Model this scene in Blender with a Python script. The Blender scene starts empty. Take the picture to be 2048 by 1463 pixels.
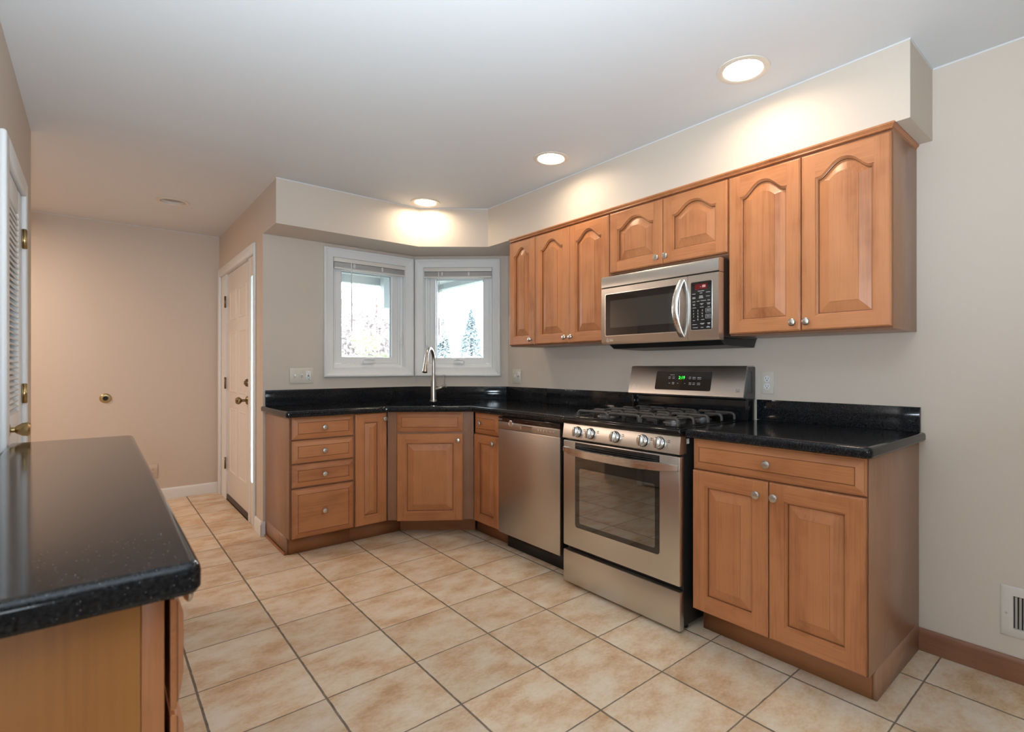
import bpy, bmesh, math, random
from mathutils import Vector, Matrix

random.seed(11)
sc = bpy.context.scene
COL = sc.collection
PI = math.pi
CEIL = 2.432

# ------------------------------------------------------------------ camera
YAW = math.atan((1105 - 193.5) / 1039.0)
cd = bpy.data.cameras.new('camera')
cd.sensor_fit = 'HORIZONTAL'
cd.sensor_width = 36.0
cd.lens = 1039.0 / 2048 * 36
cd.shift_x = -(1105 - 1024) / 2048
cd.shift_y = (734 - 731.5) / 2048
cd.clip_start = 0.03
cd.clip_end = 200
cd.dof.use_dof = True
cd.dof.focus_distance = 3.2
cd.dof.aperture_fstop = 5.0
cam = bpy.data.objects.new('camera', cd)
cam.location = (0, 0, 1.19)
cam.rotation_euler = (PI / 2, 0, -YAW)
COL.objects.link(cam)
sc.camera = cam

# ------------------------------------------------------------------ world, exposure
sc.view_settings.view_transform = 'Standard'
sc.view_settings.look = 'None'
sc.view_settings.exposure = 0.3
sc.view_settings.gamma = 1.0
sc.view_settings.use_curve_mapping = False
w = bpy.data.worlds.new('overcast_sky')
sc.world = w
w.use_nodes = True
bg = w.node_tree.nodes['Background']
bg.inputs['Color'].default_value = (0.86, 0.94, 1.0, 1)
bg.inputs['Strength'].default_value = 9.0


def area(name, loc, rot, sx, sy, power, color, portal=False):
    l = bpy.data.lights.new(name, 'AREA')
    l.shape = 'RECTANGLE'
    l.size = sx
    l.size_y = sy
    l.energy = power
    l.color = color
    if portal:
        l.cycles.is_portal = True
    o = bpy.data.objects.new(name, l)
    o.location = loc
    o.rotation_euler = rot
    COL.objects.link(o)
    return o


# area lights added for daylight at the unseen rear and dining windows
area('added_rear_daylight', (-0.53, -3.02, 1.5), (PI / 2, 0, PI), 1.0, 1.0, 6, (0.84, 0.93, 1.0))
area('added_dining_daylight', (-2.52, -1.2, 1.45), (PI / 2, 0, -PI / 2), 1.2, 1.1, 7, (0.86, 0.94, 1.0))
# guessed flash, added to brighten the ceiling and bounce light into the room
area('added_bounce_light', (0.0, 0.22, 1.22), (PI - 0.33, 0, -0.3), 0.45, 0.45, 74, (0.73, 0.875, 1.0))
# ceiling lamp of the side hall, out of frame round the corner
area('hall_lamp_light', (-1.2, 4.95, 2.36), (0, 0, 0), 0.3, 0.3, 34, (1.0, 0.77, 0.62))

# ------------------------------------------------------------------ materials


def nodes_of(name):
    m = bpy.data.materials.new(name)
    m.use_nodes = True
    nt = m.node_tree
    return m, nt, nt.nodes['Principled BSDF']


def pri(name, col, rough=0.5, metal=0.0, spec=0.5, coat=0.0, emit=None, es=1.0, aniso=0.0):
    m, nt, b = nodes_of(name)
    b.inputs['Base Color'].default_value = (*col, 1)
    b.inputs['Roughness'].default_value = rough
    b.inputs['Metallic'].default_value = metal
    b.inputs['Specular IOR Level'].default_value = spec
    b.inputs['Coat Weight'].default_value = coat
    b.inputs['Anisotropic'].default_value = aniso
    if emit:
        b.inputs['Emission Color'].default_value = (*emit, 1)
        b.inputs['Emission Strength'].default_value = es
    return m


def N(nt, t, **kw):
    n = nt.nodes.new(t)
    for k, v in kw.items():
        setattr(n, k, v)
    return n


def math_node(nt, op, a, b=None):
    n = N(nt, 'ShaderNodeMath', operation=op)
    for i, v in enumerate((a, b)):
        if v is None:
            continue
        if isinstance(v, (int, float)):
            n.inputs[i].default_value = v
        else:
            nt.links.new(v, n.inputs[i])
    return n.outputs[0]


def ramp(nt, fac, stops):
    r = N(nt, 'ShaderNodeValToRGB')
    els = r.color_ramp.elements
    while len(els) < len(stops):
        els.new(0.5)
    for e, (p, c) in zip(els, stops):
        e.position = p
        e.color = (*c, 1)
    nt.links.new(fac, r.inputs[0])
    return r.outputs[0]


def mixc(nt, mode, fac, a, b):
    n = N(nt, 'ShaderNodeMix', data_type='RGBA', blend_type=mode)
    for sock, v in ((n.inputs[0], fac), (n.inputs[6], a), (n.inputs[7], b)):
        if isinstance(v, (int, float)):
            sock.default_value = v
        elif isinstance(v, tuple):
            sock.default_value = (*v, 1)
        else:
            nt.links.new(v, sock)
    return n.outputs[2]


def wood(name, dirn, dark, light, rough=0.36, stave=0.5):
    """maple with a brown-orange stain; dirn = 'v' or 'h' grain"""
    m, nt, b = nodes_of(name)
    tc = N(nt, 'ShaderNodeTexCoord')
    oi = N(nt, 'ShaderNodeObjectInfo')
    off = N(nt, 'ShaderNodeVectorMath', operation='ADD')
    sc_ = N(nt, 'ShaderNodeVectorMath', operation='SCALE')
    comb = N(nt, 'ShaderNodeCombineXYZ')
    for i in range(3):
        nt.links.new(oi.outputs['Random'], comb.inputs[i])
    nt.links.new(comb.outputs[0], sc_.inputs[0])
    sc_.inputs['Scale'].default_value = 17.0
    nt.links.new(tc.outputs['Object'], off.inputs[0])
    nt.links.new(sc_.outputs[0], off.inputs[1])
    mp = N(nt, 'ShaderNodeMapping')
    nt.links.new(off.outputs[0], mp.inputs[0])
    mp.inputs['Scale'].default_value = (9, 9, 1.6) if dirn == 'v' else (1.6, 9, 9)
    n1 = N(nt, 'ShaderNodeTexNoise')
    n1.inputs['Scale'].default_value = 1.0
    n1.inputs['Detail'].default_value = 5
    n1.inputs['Roughness'].default_value = 0.6
    n1.inputs['Distortion'].default_value = 0.6
    nt.links.new(mp.outputs[0], n1.inputs[0])
    mp2 = N(nt, 'ShaderNodeMapping')
    nt.links.new(off.outputs[0], mp2.inputs[0])
    mp2.inputs['Scale'].default_value = (160, 160, 5) if dirn == 'v' else (5, 160, 160)
    n2 = N(nt, 'ShaderNodeTexNoise')
    n2.inputs['Scale'].default_value = 1.0
    n2.inputs['Detail'].default_value = 3
    nt.links.new(mp2.outputs[0], n2.inputs[0])
    n3 = N(nt, 'ShaderNodeTexNoise')
    n3.inputs['Scale'].default_value = 9.0
    n3.inputs['Detail'].default_value = 2
    nt.links.new(off.outputs[0], n3.inputs[0])
    # staves glued side by side
    sp = N(nt, 'ShaderNodeSeparateXYZ')
    nt.links.new(off.outputs[0], sp.inputs[0])
    fl = math_node(nt, 'FLOOR', math_node(nt, 'DIVIDE', sp.outputs[0 if dirn == 'v' else 2], 0.083))
    wn = N(nt, 'ShaderNodeTexWhiteNoise', noise_dimensions='1D')
    nt.links.new(fl, wn.inputs['W'])
    v = math_node(nt, 'ADD', math_node(nt, 'MULTIPLY', n1.outputs[0], 0.5),
                  math_node(nt, 'ADD', math_node(nt, 'MULTIPLY', n2.outputs[0], 0.26),
                            math_node(nt, 'MULTIPLY', n3.outputs[0], 0.24)))
    v = math_node(nt, 'ADD', v, math_node(nt, 'MULTIPLY', math_node(nt, 'SUBTRACT', wn.outputs[0], 0.5), 0.2 * stave))
    c = ramp(nt, v, [(0.31, dark), (0.5, tuple((a + 2 * d) / 3 for a, d in zip(dark, light))), (0.72, light)])
    nt.links.new(c, b.inputs['Base Color'])
    b.inputs['Roughness'].default_value = rough
    bp = N(nt, 'ShaderNodeBump')
    bp.inputs['Strength'].default_value = 0.05
    bp.inputs['Distance'].default_value = 0.001
    nt.links.new(n2.outputs[0], bp.inputs['Height'])
    nt.links.new(bp.outputs[0], b.inputs['Normal'])
    return m


def paint(name, col, rough=0.55, bump=0.06):
    m, nt, b = nodes_of(name)
    tc = N(nt, 'ShaderNodeTexCoord')
    n = N(nt, 'ShaderNodeTexNoise')
    n.inputs['Scale'].default_value = 140
    n.inputs['Detail'].default_value = 3
    nt.links.new(tc.outputs['Object'], n.inputs[0])
    n2 = N(nt, 'ShaderNodeTexNoise')
    n2.inputs['Scale'].default_value = 1.3
    nt.links.new(tc.outputs['Object'], n2.inputs[0])
    c = mixc(nt, 'MIX', math_node(nt, 'MULTIPLY', n2.outputs[0], 0.4), col, tuple(x * 0.94 for x in col))
    nt.links.new(c, b.inputs['Base Color'])
    b.inputs['Roughness'].default_value = rough
    b.inputs['Specular IOR Level'].default_value = 0.3
    bp = N(nt, 'ShaderNodeBump')
    bp.inputs['Strength'].default_value = bump
    bp.inputs['Distance'].default_value = 0.002
    nt.links.new(n.outputs[0], bp.inputs['Height'])
    nt.links.new(bp.outputs[0], b.inputs['Normal'])
    return m


def granite(name):
    m, nt, b = nodes_of(name)
    tc = N(nt, 'ShaderNodeTexCoord')
    v = N(nt, 'ShaderNodeTexVoronoi')
    v.inputs['Scale'].default_value = 330
    nt.links.new(tc.outputs['Object'], v.inputs[0])
    n = N(nt, 'ShaderNodeTexNoise')
    n.inputs['Scale'].default_value = 190
    n.inputs['Detail'].default_value = 4
    nt.links.new(tc.outputs['Object'], n.inputs[0])
    base = ramp(nt, n.outputs[0], [(0.4, (0.006, 0.0065, 0.008)), (0.62, (0.017, 0.018, 0.02)), (0.75, (0.05, 0.052, 0.055))])
    sepc = N(nt, 'ShaderNodeSeparateColor')
    nt.links.new(v.outputs['Color'], sepc.inputs[0])
    speck = math_node(nt, 'MULTIPLY', math_node(nt, 'GREATER_THAN', sepc.outputs[0], 0.955),
                      math_node(nt, 'LESS_THAN', v.outputs['Distance'], 0.35))
    c = mixc(nt, 'MIX', math_node(nt, 'MULTIPLY', speck, 0.3), base, (0.3, 0.31, 0.33))
    nt.links.new(c, b.inputs['Base Color'])
    b.inputs['Roughness'].default_value = 0.09
    b.inputs['IOR'].default_value = 1.34
    return m


def steel(name, col, rough, horiz=True):
    m, nt, b = nodes_of(name)
    tc = N(nt, 'ShaderNodeTexCoord')
    mp = N(nt, 'ShaderNodeMapping')
    nt.links.new(tc.outputs['Object'], mp.inputs[0])
    mp.inputs['Scale'].default_value = (3, 3, 700) if horiz else (700, 3, 3)
    n = N(nt, 'ShaderNodeTexNoise')
    n.inputs['Scale'].default_value = 1
    n.inputs['Detail'].default_value = 2
    nt.links.new(mp.outputs[0], n.inputs[0])
    n2 = N(nt, 'ShaderNodeTexNoise')
    n2.inputs['Scale'].default_value = 7
    n2.inputs['Detail'].default_value = 3
    nt.links.new(tc.outputs['Object'], n2.inputs[0])
    b.inputs['Base Color'].default_value = (*col, 1)
    b.inputs['Metallic'].default_value = 1.0
    r = math_node(nt, 'ADD', rough - 0.1, math_node(nt, 'ADD', math_node(nt, 'MULTIPLY', n.outputs[0], 0.08),
                                                     math_node(nt, 'MULTIPLY', n2.outputs[0], 0.12)))
    nt.links.new(r, b.inputs['Roughness'])
    bp = N(nt, 'ShaderNodeBump')
    bp.inputs['Strength'].default_value = 0.08
    bp.inputs['Distance'].default_value = 0.0004
    nt.links.new(n.outputs[0], bp.inputs['Height'])
    nt.links.new(bp.outputs[0], b.inputs['Normal'])
    return m


def tile_floor(name):
    m, nt, b = nodes_of(name)
    tc = N(nt, 'ShaderNodeTexCoord')
    sp = N(nt, 'ShaderNodeSeparateXYZ')
    nt.links.new(tc.outputs['Object'], sp.inputs[0])
    P = 0.3468
    warp = N(nt, 'ShaderNodeTexNoise')
    warp.inputs['Scale'].default_value = 22
    nt.links.new(tc.outputs['Object'], warp.inputs[0])
    wob = math_node(nt, 'MULTIPLY', math_node(nt, 'SUBTRACT', warp.outputs[0], 0.5), 0.004)
    u = math_node(nt, 'DIVIDE', math_node(nt, 'ADD', math_node(nt, 'SUBTRACT', sp.outputs[0], 1.6625 - 20 * P), wob), P)
    v = math_node(nt, 'DIVIDE', math_node(nt, 'ADD', math_node(nt, 'SUBTRACT', sp.outputs[1], 1.2456 - 20 * P), wob), P)
    fu, fv = math_node(nt, 'FRACT', u), math_node(nt, 'FRACT', v)
    iu, iv = math_node(nt, 'FLOOR', u), math_node(nt, 'FLOOR', v)
    du = math_node(nt, 'MINIMUM', fu, math_node(nt, 'SUBTRACT', 1.0, fu))
    dv = math_node(nt, 'MINIMUM', fv, math_node(nt, 'SUBTRACT', 1.0, fv))
    # joints that run towards the hall are wider
    mr = N(nt, 'ShaderNodeMapRange')
    nt.links.new(math_node(nt, 'MINIMUM', math_node(nt, 'SUBTRACT', du, 0.0035), dv), mr.inputs[0])
    mr.inputs[1].default_value = 0.0058
    mr.inputs[2].default_value = 0.0098
    edge = mr.outputs[0]          # 0 in the joint, 1 on the tile
    cell = N(nt, 'ShaderNodeCombineXYZ')
    nt.links.new(iu, cell.inputs[0])
    nt.links.new(iv, cell.inputs[1])
    wn = N(nt, 'ShaderNodeTexWhiteNoise', noise_dimensions='3D')
    nt.links.new(cell.outputs[0], wn.inputs[0])
    offs = N(nt, 'ShaderNodeVectorMath', operation='MULTIPLY_ADD')
    nt.links.new(wn.outputs['Color'], offs.inputs[0])
    offs.inputs[1].default_value = (30, 30, 30)
    nt.links.new(tc.outputs['Object'], offs.inputs[2])
    rot = N(nt, 'ShaderNodeMapping')
    nt.links.new(offs.outputs[0], rot.inputs[0])
    rot.inputs['Scale'].default_value = (1.1, 1.6, 1.0)
    big = N(nt, 'ShaderNodeTexNoise')
    big.inputs['Scale'].default_value = 5.5
    big.inputs['Detail'].default_value = 6
    big.inputs['Roughness'].default_value = 0.62
    nt.links.new(rot.outputs[0], big.inputs[0])
    fine = N(nt, 'ShaderNodeTexNoise')
    fine.inputs['Scale'].default_value = 55
    fine.inputs['Detail'].default_value = 5
    fine.inputs['Roughness'].default_value = 0.7
    nt.links.new(rot.outputs[0], fine.inputs[0])
    mixv = math_node(nt, 'ADD', math_node(nt, 'MULTIPLY', big.outputs[0], 0.72), math_node(nt, 'MULTIPLY', fine.outputs[0], 0.28))
    c = ramp(nt, mixv, [(0.35, (0.54, 0.335, 0.185)), (0.44, (0.65, 0.455, 0.285)), (0.52, (0.72, 0.57, 0.41)), (0.63, (0.77, 0.665, 0.53))])
    dull = math_node(nt, 'ADD', 0.88, math_node(nt, 'MULTIPLY', wn.outputs[0], 0.14))
    dv_ = N(nt, 'ShaderNodeCombineColor')
    for i in range(3):
        nt.links.new(dull, dv_.inputs[i])
    c = mixc(nt, 'MULTIPLY', 1.0, c, dv_.outputs[0])
    gr = ramp(nt, warp.outputs[0], [(0.3, (0.14, 0.105, 0.077)), (0.7, (0.24, 0.19, 0.145))])
    c = mixc(nt, 'MIX', edge, gr, c)
    nt.links.new(c, b.inputs['Base Color'])
    r = math_node(nt, 'SUBTRACT', 0.8, math_node(nt, 'MULTIPLY', edge, math_node(nt, 'ADD', 0.30, math_node(nt, 'MULTIPLY', big.outputs[0], 0.16))))
    nt.links.new(r, b.inputs['Roughness'])
    b.inputs['Specular IOR Level'].default_value = 0.45
    bp = N(nt, 'ShaderNodeBump')
    bp.inputs['Strength'].default_value = 0.5
    bp.inputs['Distance'].default_value = 0.003
    h = math_node(nt, 'ADD', edge, math_node(nt, 'MULTIPLY', fine.outputs[0], 0.12))
    nt.links.new(h, bp.inputs['Height'])
    nt.links.new(bp.outputs[0], b.inputs['Normal'])
    return m


def clear_glass(name, tint=(0.97, 0.99, 1.0)):
    m = bpy.data.materials.new(name)
    m.use_nodes = True
    nt = m.node_tree
    nt.nodes.clear()
    out = N(nt, 'ShaderNodeOutputMaterial')
    tr = N(nt, 'ShaderNodeBsdfTransparent')
    tr.inputs[0].default_value = (*tint, 1)
    gl = N(nt, 'ShaderNodeBsdfGlossy')
    gl.inputs['Roughness'].default_value = 0.01
    fr = N(nt, 'ShaderNodeFresnel')
    fr.inputs[0].default_value = 1.5
    mx = N(nt, 'ShaderNodeMixShader')
    nt.links.new(fr.outputs[0], mx.inputs[0])
    nt.links.new(tr.outputs[0], mx.inputs[1])
    nt.links.new(gl.outputs[0], mx.inputs[2])
    nt.links.new(mx.outputs[0], out.inputs[0])
    return m


M_FROST = clear_glass('frosted_sidelight_glass')
_nt = M_FROST.node_tree
_tl = N(_nt, 'ShaderNodeBsdfTranslucent')
_tl.inputs[0].default_value = (0.85, 0.9, 0.93, 1)
for _l in list(_nt.links):
    if _l.from_node.type == 'BSDF_TRANSPARENT':
        _s = _l.to_socket
        _nt.links.remove(_l)
        _nt.links.new(_tl.outputs[0], _s)
    elif _l.from_node.type == 'FRESNEL':
        _s = _l.to_socket
        _nt.links.remove(_l)
        _s.default_value = 0.05
WD, WL = (0.315, 0.107, 0.037), (0.54, 0.224, 0.092)
M_WV = wood('maple_vertical', 'v', WD, WL)
M_WH = wood('maple_horizontal', 'h', WD, WL)
M_GROOVE = pri('brown_groove_line', (0.22, 0.082, 0.03), 0.45)  # darker brown along the narrow grooves of doors and drawers
M_SIDE = wood('maple_side_shaded', 'v', (0.30, 0.15, 0.085), (0.39, 0.215, 0.132), 0.3, 0.1)  # same maple; duller tone holds the shade and reflection on cabinet sides
M_RAW = wood('yellow_maple_side', 'v', (0.31, 0.118, 0.026), (0.42, 0.18, 0.043), 0.45, 0.2)
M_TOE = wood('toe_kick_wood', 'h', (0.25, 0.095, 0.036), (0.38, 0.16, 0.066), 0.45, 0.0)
M_FILL = wood('filler_wood', 'v', (0.22, 0.10, 0.05), (0.33, 0.165, 0.09), 0.4, 0.0)
M_GAP = wood('dark_gap_shade', 'v', (0.13, 0.048, 0.02), (0.21, 0.085, 0.036), 0.5, 0.0)  # dark tone stands in for shade in gaps round doors and drawers
M_BASEW = wood('brown_baseboard_wood', 'h', (0.17, 0.065, 0.03), (0.27, 0.115, 0.058), 0.45, 0.0)
M_WALL = paint('wall_cream_paint', (0.625, 0.54, 0.458))
M_CEIL = paint('ceiling_white_paint', (0.69, 0.695, 0.70), 0.7)
M_WHITE = paint('white_trim_paint', (0.78, 0.78, 0.77), 0.35, 0.01)
M_DOORW = paint('cream_door_paint', (0.75, 0.71, 0.66), 0.4, 0.01)
M_VINYL = pri('white_vinyl', (0.80, 0.80, 0.79), 0.3)
M_FLOOR = tile_floor('floor_tile')
M_GRAN = granite('black_granite')
M_STEEL = steel('brushed_steel', (0.62, 0.595, 0.56), 0.33)
M_STEELV = steel('brushed_steel_door', (0.55, 0.515, 0.475), 0.36)
M_STEELL = steel('light_steel', (0.76, 0.74, 0.71), 0.28)
M_NICKEL = pri('brushed_nickel', (0.56, 0.53, 0.49), 0.3, 1.0)
M_CHROME = pri('polished_steel', (0.62, 0.60, 0.57), 0.24, 1.0)
M_BRASS = pri('brass', (0.50, 0.38, 0.19), 0.28, 1.0)
M_ABRASS = pri('aged_brass', (0.24, 0.17, 0.09), 0.35, 1.0)
M_BLACK = pri('black_enamel', (0.008, 0.008, 0.009), 0.12)
M_BLACKP = pri('black_plastic', (0.012, 0.012, 0.012), 0.4)
M_BROWNP = pri('dark_brown_metal', (0.035, 0.02, 0.015), 0.35)
M_IRON = pri('cast_iron', (0.05, 0.043, 0.038), 0.5)
M_BURN = pri('dark_burner_metal', (0.16, 0.15, 0.15), 0.45, 0.8)
M_GLASSB = pri('black_glass', (0.01, 0.009, 0.009), 0.03, spec=0.9)
M_GLASSG = pri('grey_oven_glass', (0.02, 0.019, 0.016), 0.03, spec=0.5)
M_GLASSG.node_tree.nodes['Principled BSDF'].inputs['IOR'].default_value = 3.0
M_MESHG = pri('microwave_screen_glass', (0.025, 0.025, 0.023), 0.05)
M_MESHG.node_tree.nodes['Principled BSDF'].inputs['IOR'].default_value = 2.1
M_PANE = clear_glass('window_glass')
M_PLATE = pri('almond_plastic', (0.66, 0.60, 0.51), 0.35)
M_TANP = pri('tan_plate_plastic', (0.60, 0.50, 0.40), 0.4)
M_WPL = pri('white_plastic', (0.78, 0.78, 0.76), 0.3)
M_SLOT = pri('outlet_slot_black', (0.01, 0.01, 0.01), 0.6)
M_RED = pri('red_button', (0.25, 0.02, 0.015), 0.4)
M_BLIND = pri('grey_blind_slats', (0.60, 0.58, 0.56), 0.45)
M_BLINDL = pri('cream_blind_rail', (0.74, 0.70, 0.64), 0.4)
M_MARK = pri('printed_mark_grey', (0.5, 0.5, 0.5), 0.5)
M_LOGO = pri('logo_silver', (0.72, 0.70, 0.66), 0.3, 0.6)
M_GREEN = pri('green_digits', (0, 0.1, 0), 0.4, emit=(0.05, 1.0, 0.08), es=1.6)
M_REDD = pri('dim_red_display', (0.05, 0.008, 0.008), 0.1, emit=(0.5, 0.03, 0.03), es=0.12)
M_PINKD = pri('pale_digits', (0.3, 0.2, 0.2), 0.4, emit=(1.0, 0.6, 0.6), es=0.6)
M_LENS = pri('lit_lamp_lens', (0.9, 0.9, 0.9), 0.4, emit=(1.0, 0.83, 0.61), es=66.0)
M_LENSOFF = pri('unlit_lamp_lens', (0.34, 0.34, 0.34), 0.5)
M_LTRIM = pri('lamp_trim_cream', (0.70, 0.64, 0.55), 0.4)
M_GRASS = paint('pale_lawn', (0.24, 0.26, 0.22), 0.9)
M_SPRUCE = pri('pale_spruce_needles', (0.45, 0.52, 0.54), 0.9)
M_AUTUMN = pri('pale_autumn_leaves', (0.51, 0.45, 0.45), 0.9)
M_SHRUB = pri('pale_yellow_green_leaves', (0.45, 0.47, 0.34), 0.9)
M_BARK = pri('bark', (0.14, 0.11, 0.09), 0.9)
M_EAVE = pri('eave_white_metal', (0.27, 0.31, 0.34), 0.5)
M_SINK = pri('dark_sink', (0.02, 0.021, 0.024), 0.2)
M_RUBBER = pri('dark_door_sweep', (0.07, 0.05, 0.04), 0.6)

# ------------------------------------------------------------------ mesh builder


class MB:
    def __init__(s):
        s.bm = bmesh.new()

    def box(s, x0, x1, y0, y1, z0, z1, bev=0.0, seg=2, m=0, mat=None):
        sx, sy, sz = abs(x1 - x0), abs(y1 - y0), abs(z1 - z0)
        M = Matrix.Translation(((x0 + x1) / 2, (y0 + y1) / 2, (z0 + z1) / 2)) @ Matrix.Diagonal((sx, sy, sz, 1))
        if mat:
            M = mat @ M
        vs = bmesh.ops.create_cube(s.bm, size=1, matrix=M)['verts']
        fs = {f for v in vs for f in v.link_faces}
        for f in fs:
            f.material_index = m
        if bev > 0:
            es = list({e for v in vs for e in v.link_edges})
            bmesh.ops.bevel(s.bm, geom=es, offset=min(bev, 0.45 * min(sx, sy, sz)), segments=seg, affect='EDGES', profile=0.5)
        return s

    def loops(s, loops, m=0, cap0=False, cap1=False, closed=True):
        vl = [[s.bm.verts.new(p) for p in L] for L in loops]
        n = len(vl[0])
        for a, b in zip(vl, vl[1:]):
            for i in range(n if closed else n - 1):
                j = (i + 1) % n
                try:
                    f = s.bm.faces.new((a[i], a[j], b[j], b[i]))
                    f.material_index = m
                except ValueError:
                    pass
        for c, L in ((cap0, vl[0]), (cap1, vl[-1])):
            if c:
                f = s.bm.faces.new(L)
                f.material_index = m
        return s

    def face(s, pts, m=0):
        f = s.bm.faces.new([s.bm.verts.new(p) for p in pts])
        f.material_index = m
        return s

    def lathe(s, prof, o, axis=(0, 0, 1), seg=24, m=0, sx=1.0, caps=True):
        """prof: list of (radius, height along axis)"""
        a = Vector(axis).normalized()
        t = Vector((1, 0, 0)) if abs(a.x) < 0.9 else Vector((0, 1, 0))
        u = (t - a * t.dot(a)).normalized()
        v = a.cross(u)
        o = Vector(o)
        L = []
        for r, h in prof:
            r = max(r, 1e-5)
            L.append([o + a * h + u * (r * sx * math.cos(2 * PI * i / seg)) + v * (r * math.sin(2 * PI * i / seg)) for i in range(seg)])
        return s.loops(L, m, cap0=caps and prof[0][0] > 1e-4, cap1=caps and prof[-1][0] > 1e-4)

    def tube(s, pts, rad, seg=12, m=0, sq=1.0):
        pts = [Vector(p) for p in pts]
        L = []
        prev = None
        for i, p in enumerate(pts):
            d = (pts[min(i + 1, len(pts) - 1)] - pts[max(i - 1, 0)]).normalized()
            if prev is None:
                t = Vector((0, 0, 1)) if abs(d.z) < 0.9 else Vector((1, 0, 0))
                u = (t - d * t.dot(d)).normalized()
            else:
                u = (prev - d * prev.dot(d)).normalized()
            prev = u
            v = d.cross(u)
            r = rad[i] if isinstance(rad, (list, tuple)) else rad
            L.append([p + u * (r * math.cos(2 * PI * k / seg)) + v * (r * sq * math.sin(2 * PI * k / seg)) for k in range(seg)])
        return s.loops(L, m, True, True)

    def prism(s, poly, z0, z1, m=0):
        return s.loops([[(x, y, z0) for x, y in poly], [(x, y, z1) for x, y in poly]], m, True, True)

    def yprism(s, prof, x0, x1, m=0):
        """profile of (y, z) swept along x"""
        return s.loops([[(x0, y, z) for y, z in prof], [(x1, y, z) for y, z in prof]], m, True, True)

    def obj(s, name, mats, parent=None, smooth=True, angle=32, label=None):
        bmesh.ops.recalc_face_normals(s.bm, faces=s.bm.faces[:])
        me = bpy.data.meshes.new(name)
        s.bm.to_mesh(me)
        s.bm.free()
        for m in (mats if isinstance(mats, (list, tuple)) else [mats]):
            me.materials.append(m)
        if smooth:
            me.polygons.foreach_set('use_smooth', [True] * len(me.polygons))
            me.set_sharp_from_angle(angle=math.radians(angle))
        for p in me.polygons:
            if p.normal.z > 0.9999:
                p.use_smooth = False
        o = bpy.data.objects.new(name, me)
        COL.objects.link(o)
        if parent:
            o.parent = parent
        if label:
            o['label'] = label
        return o


def thing(name, label, cat, loc=(0, 0, 0), rz=0.0, group=None, kind=None):
    o = bpy.data.objects.new(name, None)
    o.empty_display_size = 0.1
    COL.objects.link(o)
    o.location = loc
    o.rotation_euler = (0, 0, rz)
    tag(o, label, cat, group, kind)
    return o


def tag(o, label=None, cat=None, group=None, kind=None):
    for k, v in (('label', label), ('category', cat), ('group', group), ('kind', kind)):
        if v:
            o[k] = v
    return o


def struct(name, mb, mats, smooth=False, label=None):
    return tag(mb.obj(name, mats, None, smooth), label, None, None, 'structure')


def sroot(name, loc, rz=0.0, label=None):
    o = bpy.data.objects.new(name, None)
    COL.objects.link(o)
    o.location = loc
    o.rotation_euler = (0, 0, rz)
    return tag(o, label, None, None, 'structure')


def text(name, body, size, x, y, z, mat, parent, align='CENTER', tilt=0.0, sx=1.0):
    c = bpy.data.curves.new(name, 'FONT')
    c.body = body
    c.size = size
    c.align_x = align
    c.align_y = 'CENTER'
    c.extrude = 0.0003
    c.materials.append(mat)
    o = bpy.data.objects.new(name, c)
    o.location = (x, y, z)
    o.rotation_euler = (PI / 2 + tilt, 0, 0)
    o.scale = (sx, 1, 1)
    COL.objects.link(o)
    me = bpy.data.meshes.new_from_object(o.evaluated_get(bpy.context.evaluated_depsgraph_get()))
    me.name = name
    q = bpy.data.objects.new(name, me)
    q.location, q.rotation_euler, q.scale = o.location, o.rotation_euler, o.scale
    bpy.data.objects.remove(o)
    bpy.data.curves.remove(c)
    COL.objects.link(q)
    q.parent = parent
    return q


def marks(name, boxes, mat, parent):
    for bx in boxes:
        MB().box(*bx).obj(name, mat, parent, False)


def brand_mark(name, x, y, z, h, mat, parent, tilt=0.0):
    """round face emblem followed by two letters, flat on a front facing -y"""
    mb = MB()
    r = h * 0.62
    R = Matrix.Translation((x, y, z)) @ Matrix.Rotation(-tilt, 4, 'X')

    def ring(r0, r1, a0, a1, n=20):
        A = [(math.cos(a0 + (a1 - a0) * i / n), math.sin(a0 + (a1 - a0) * i / n)) for i in range(n + 1)]
        for (c0, s0), (c1, s1) in zip(A, A[1:]):
            mb.face([R @ Vector((r0 * c0, 0, r0 * s0)), R @ Vector((r1 * c0, 0, r1 * s0)), R @ Vector((r1 * c1, 0, r1 * s1)), R @ Vector((r0 * c1, 0, r0 * s1))])
    ring(r * 0.82, r, 0, 2 * PI)
    ring(r * 0.5, r * 0.64, PI / 2, 2 * PI)
    for bx in ((-0.07, 0.07, -0.3, 0.36), (-0.07, 0.24, -0.3, -0.18)):
        mb.face([R @ Vector((bx[i] * r, 0, bx[j] * r)) for i, j in ((0, 2), (1, 2), (1, 3), (0, 3))])
    mb.lathe([(0.11 * r, 0), (0.11 * r, 0.0002)], R @ Vector((-0.32 * r, 0, 0.25 * r)), (0, -1, 0), 8)
    o = mb.obj(name, mat, parent, False)
    text(name, 'LG', h * 1.15, x + r * 1.35, y - 0.0003, z, mat, o, 'LEFT', -tilt)
    return o


def bez(p0, p1, p2, p3, n):
    out = []
    for i in range(n + 1):
        t = i / n
        out.append(tuple(a * (1 - t) ** 3 + 3 * b * t * (1 - t) ** 2 + 3 * c * t * t * (1 - t) + d * t ** 3 for a, b, c, d in zip(p0, p1, p2, p3)))
    return out


def offset_poly(P, d):
    """inset a CCW polygon by d"""
    n = len(P)
    out = []
    for i in range(n):
        a, b, c = Vector(P[i - 1]), Vector(P[i]), Vector(P[(i + 1) % n])
        e1, e2 = (b - a).normalized(), (c - b).normalized()
        n1, n2 = Vector((-e1.y, e1.x)), Vector((-e2.y, e2.x))
        k = n1 + n2
        den = 1 + n1.dot(n2)
        out.append(tuple(b + k * (d / max(den, 0.2))))
    return out


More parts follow.
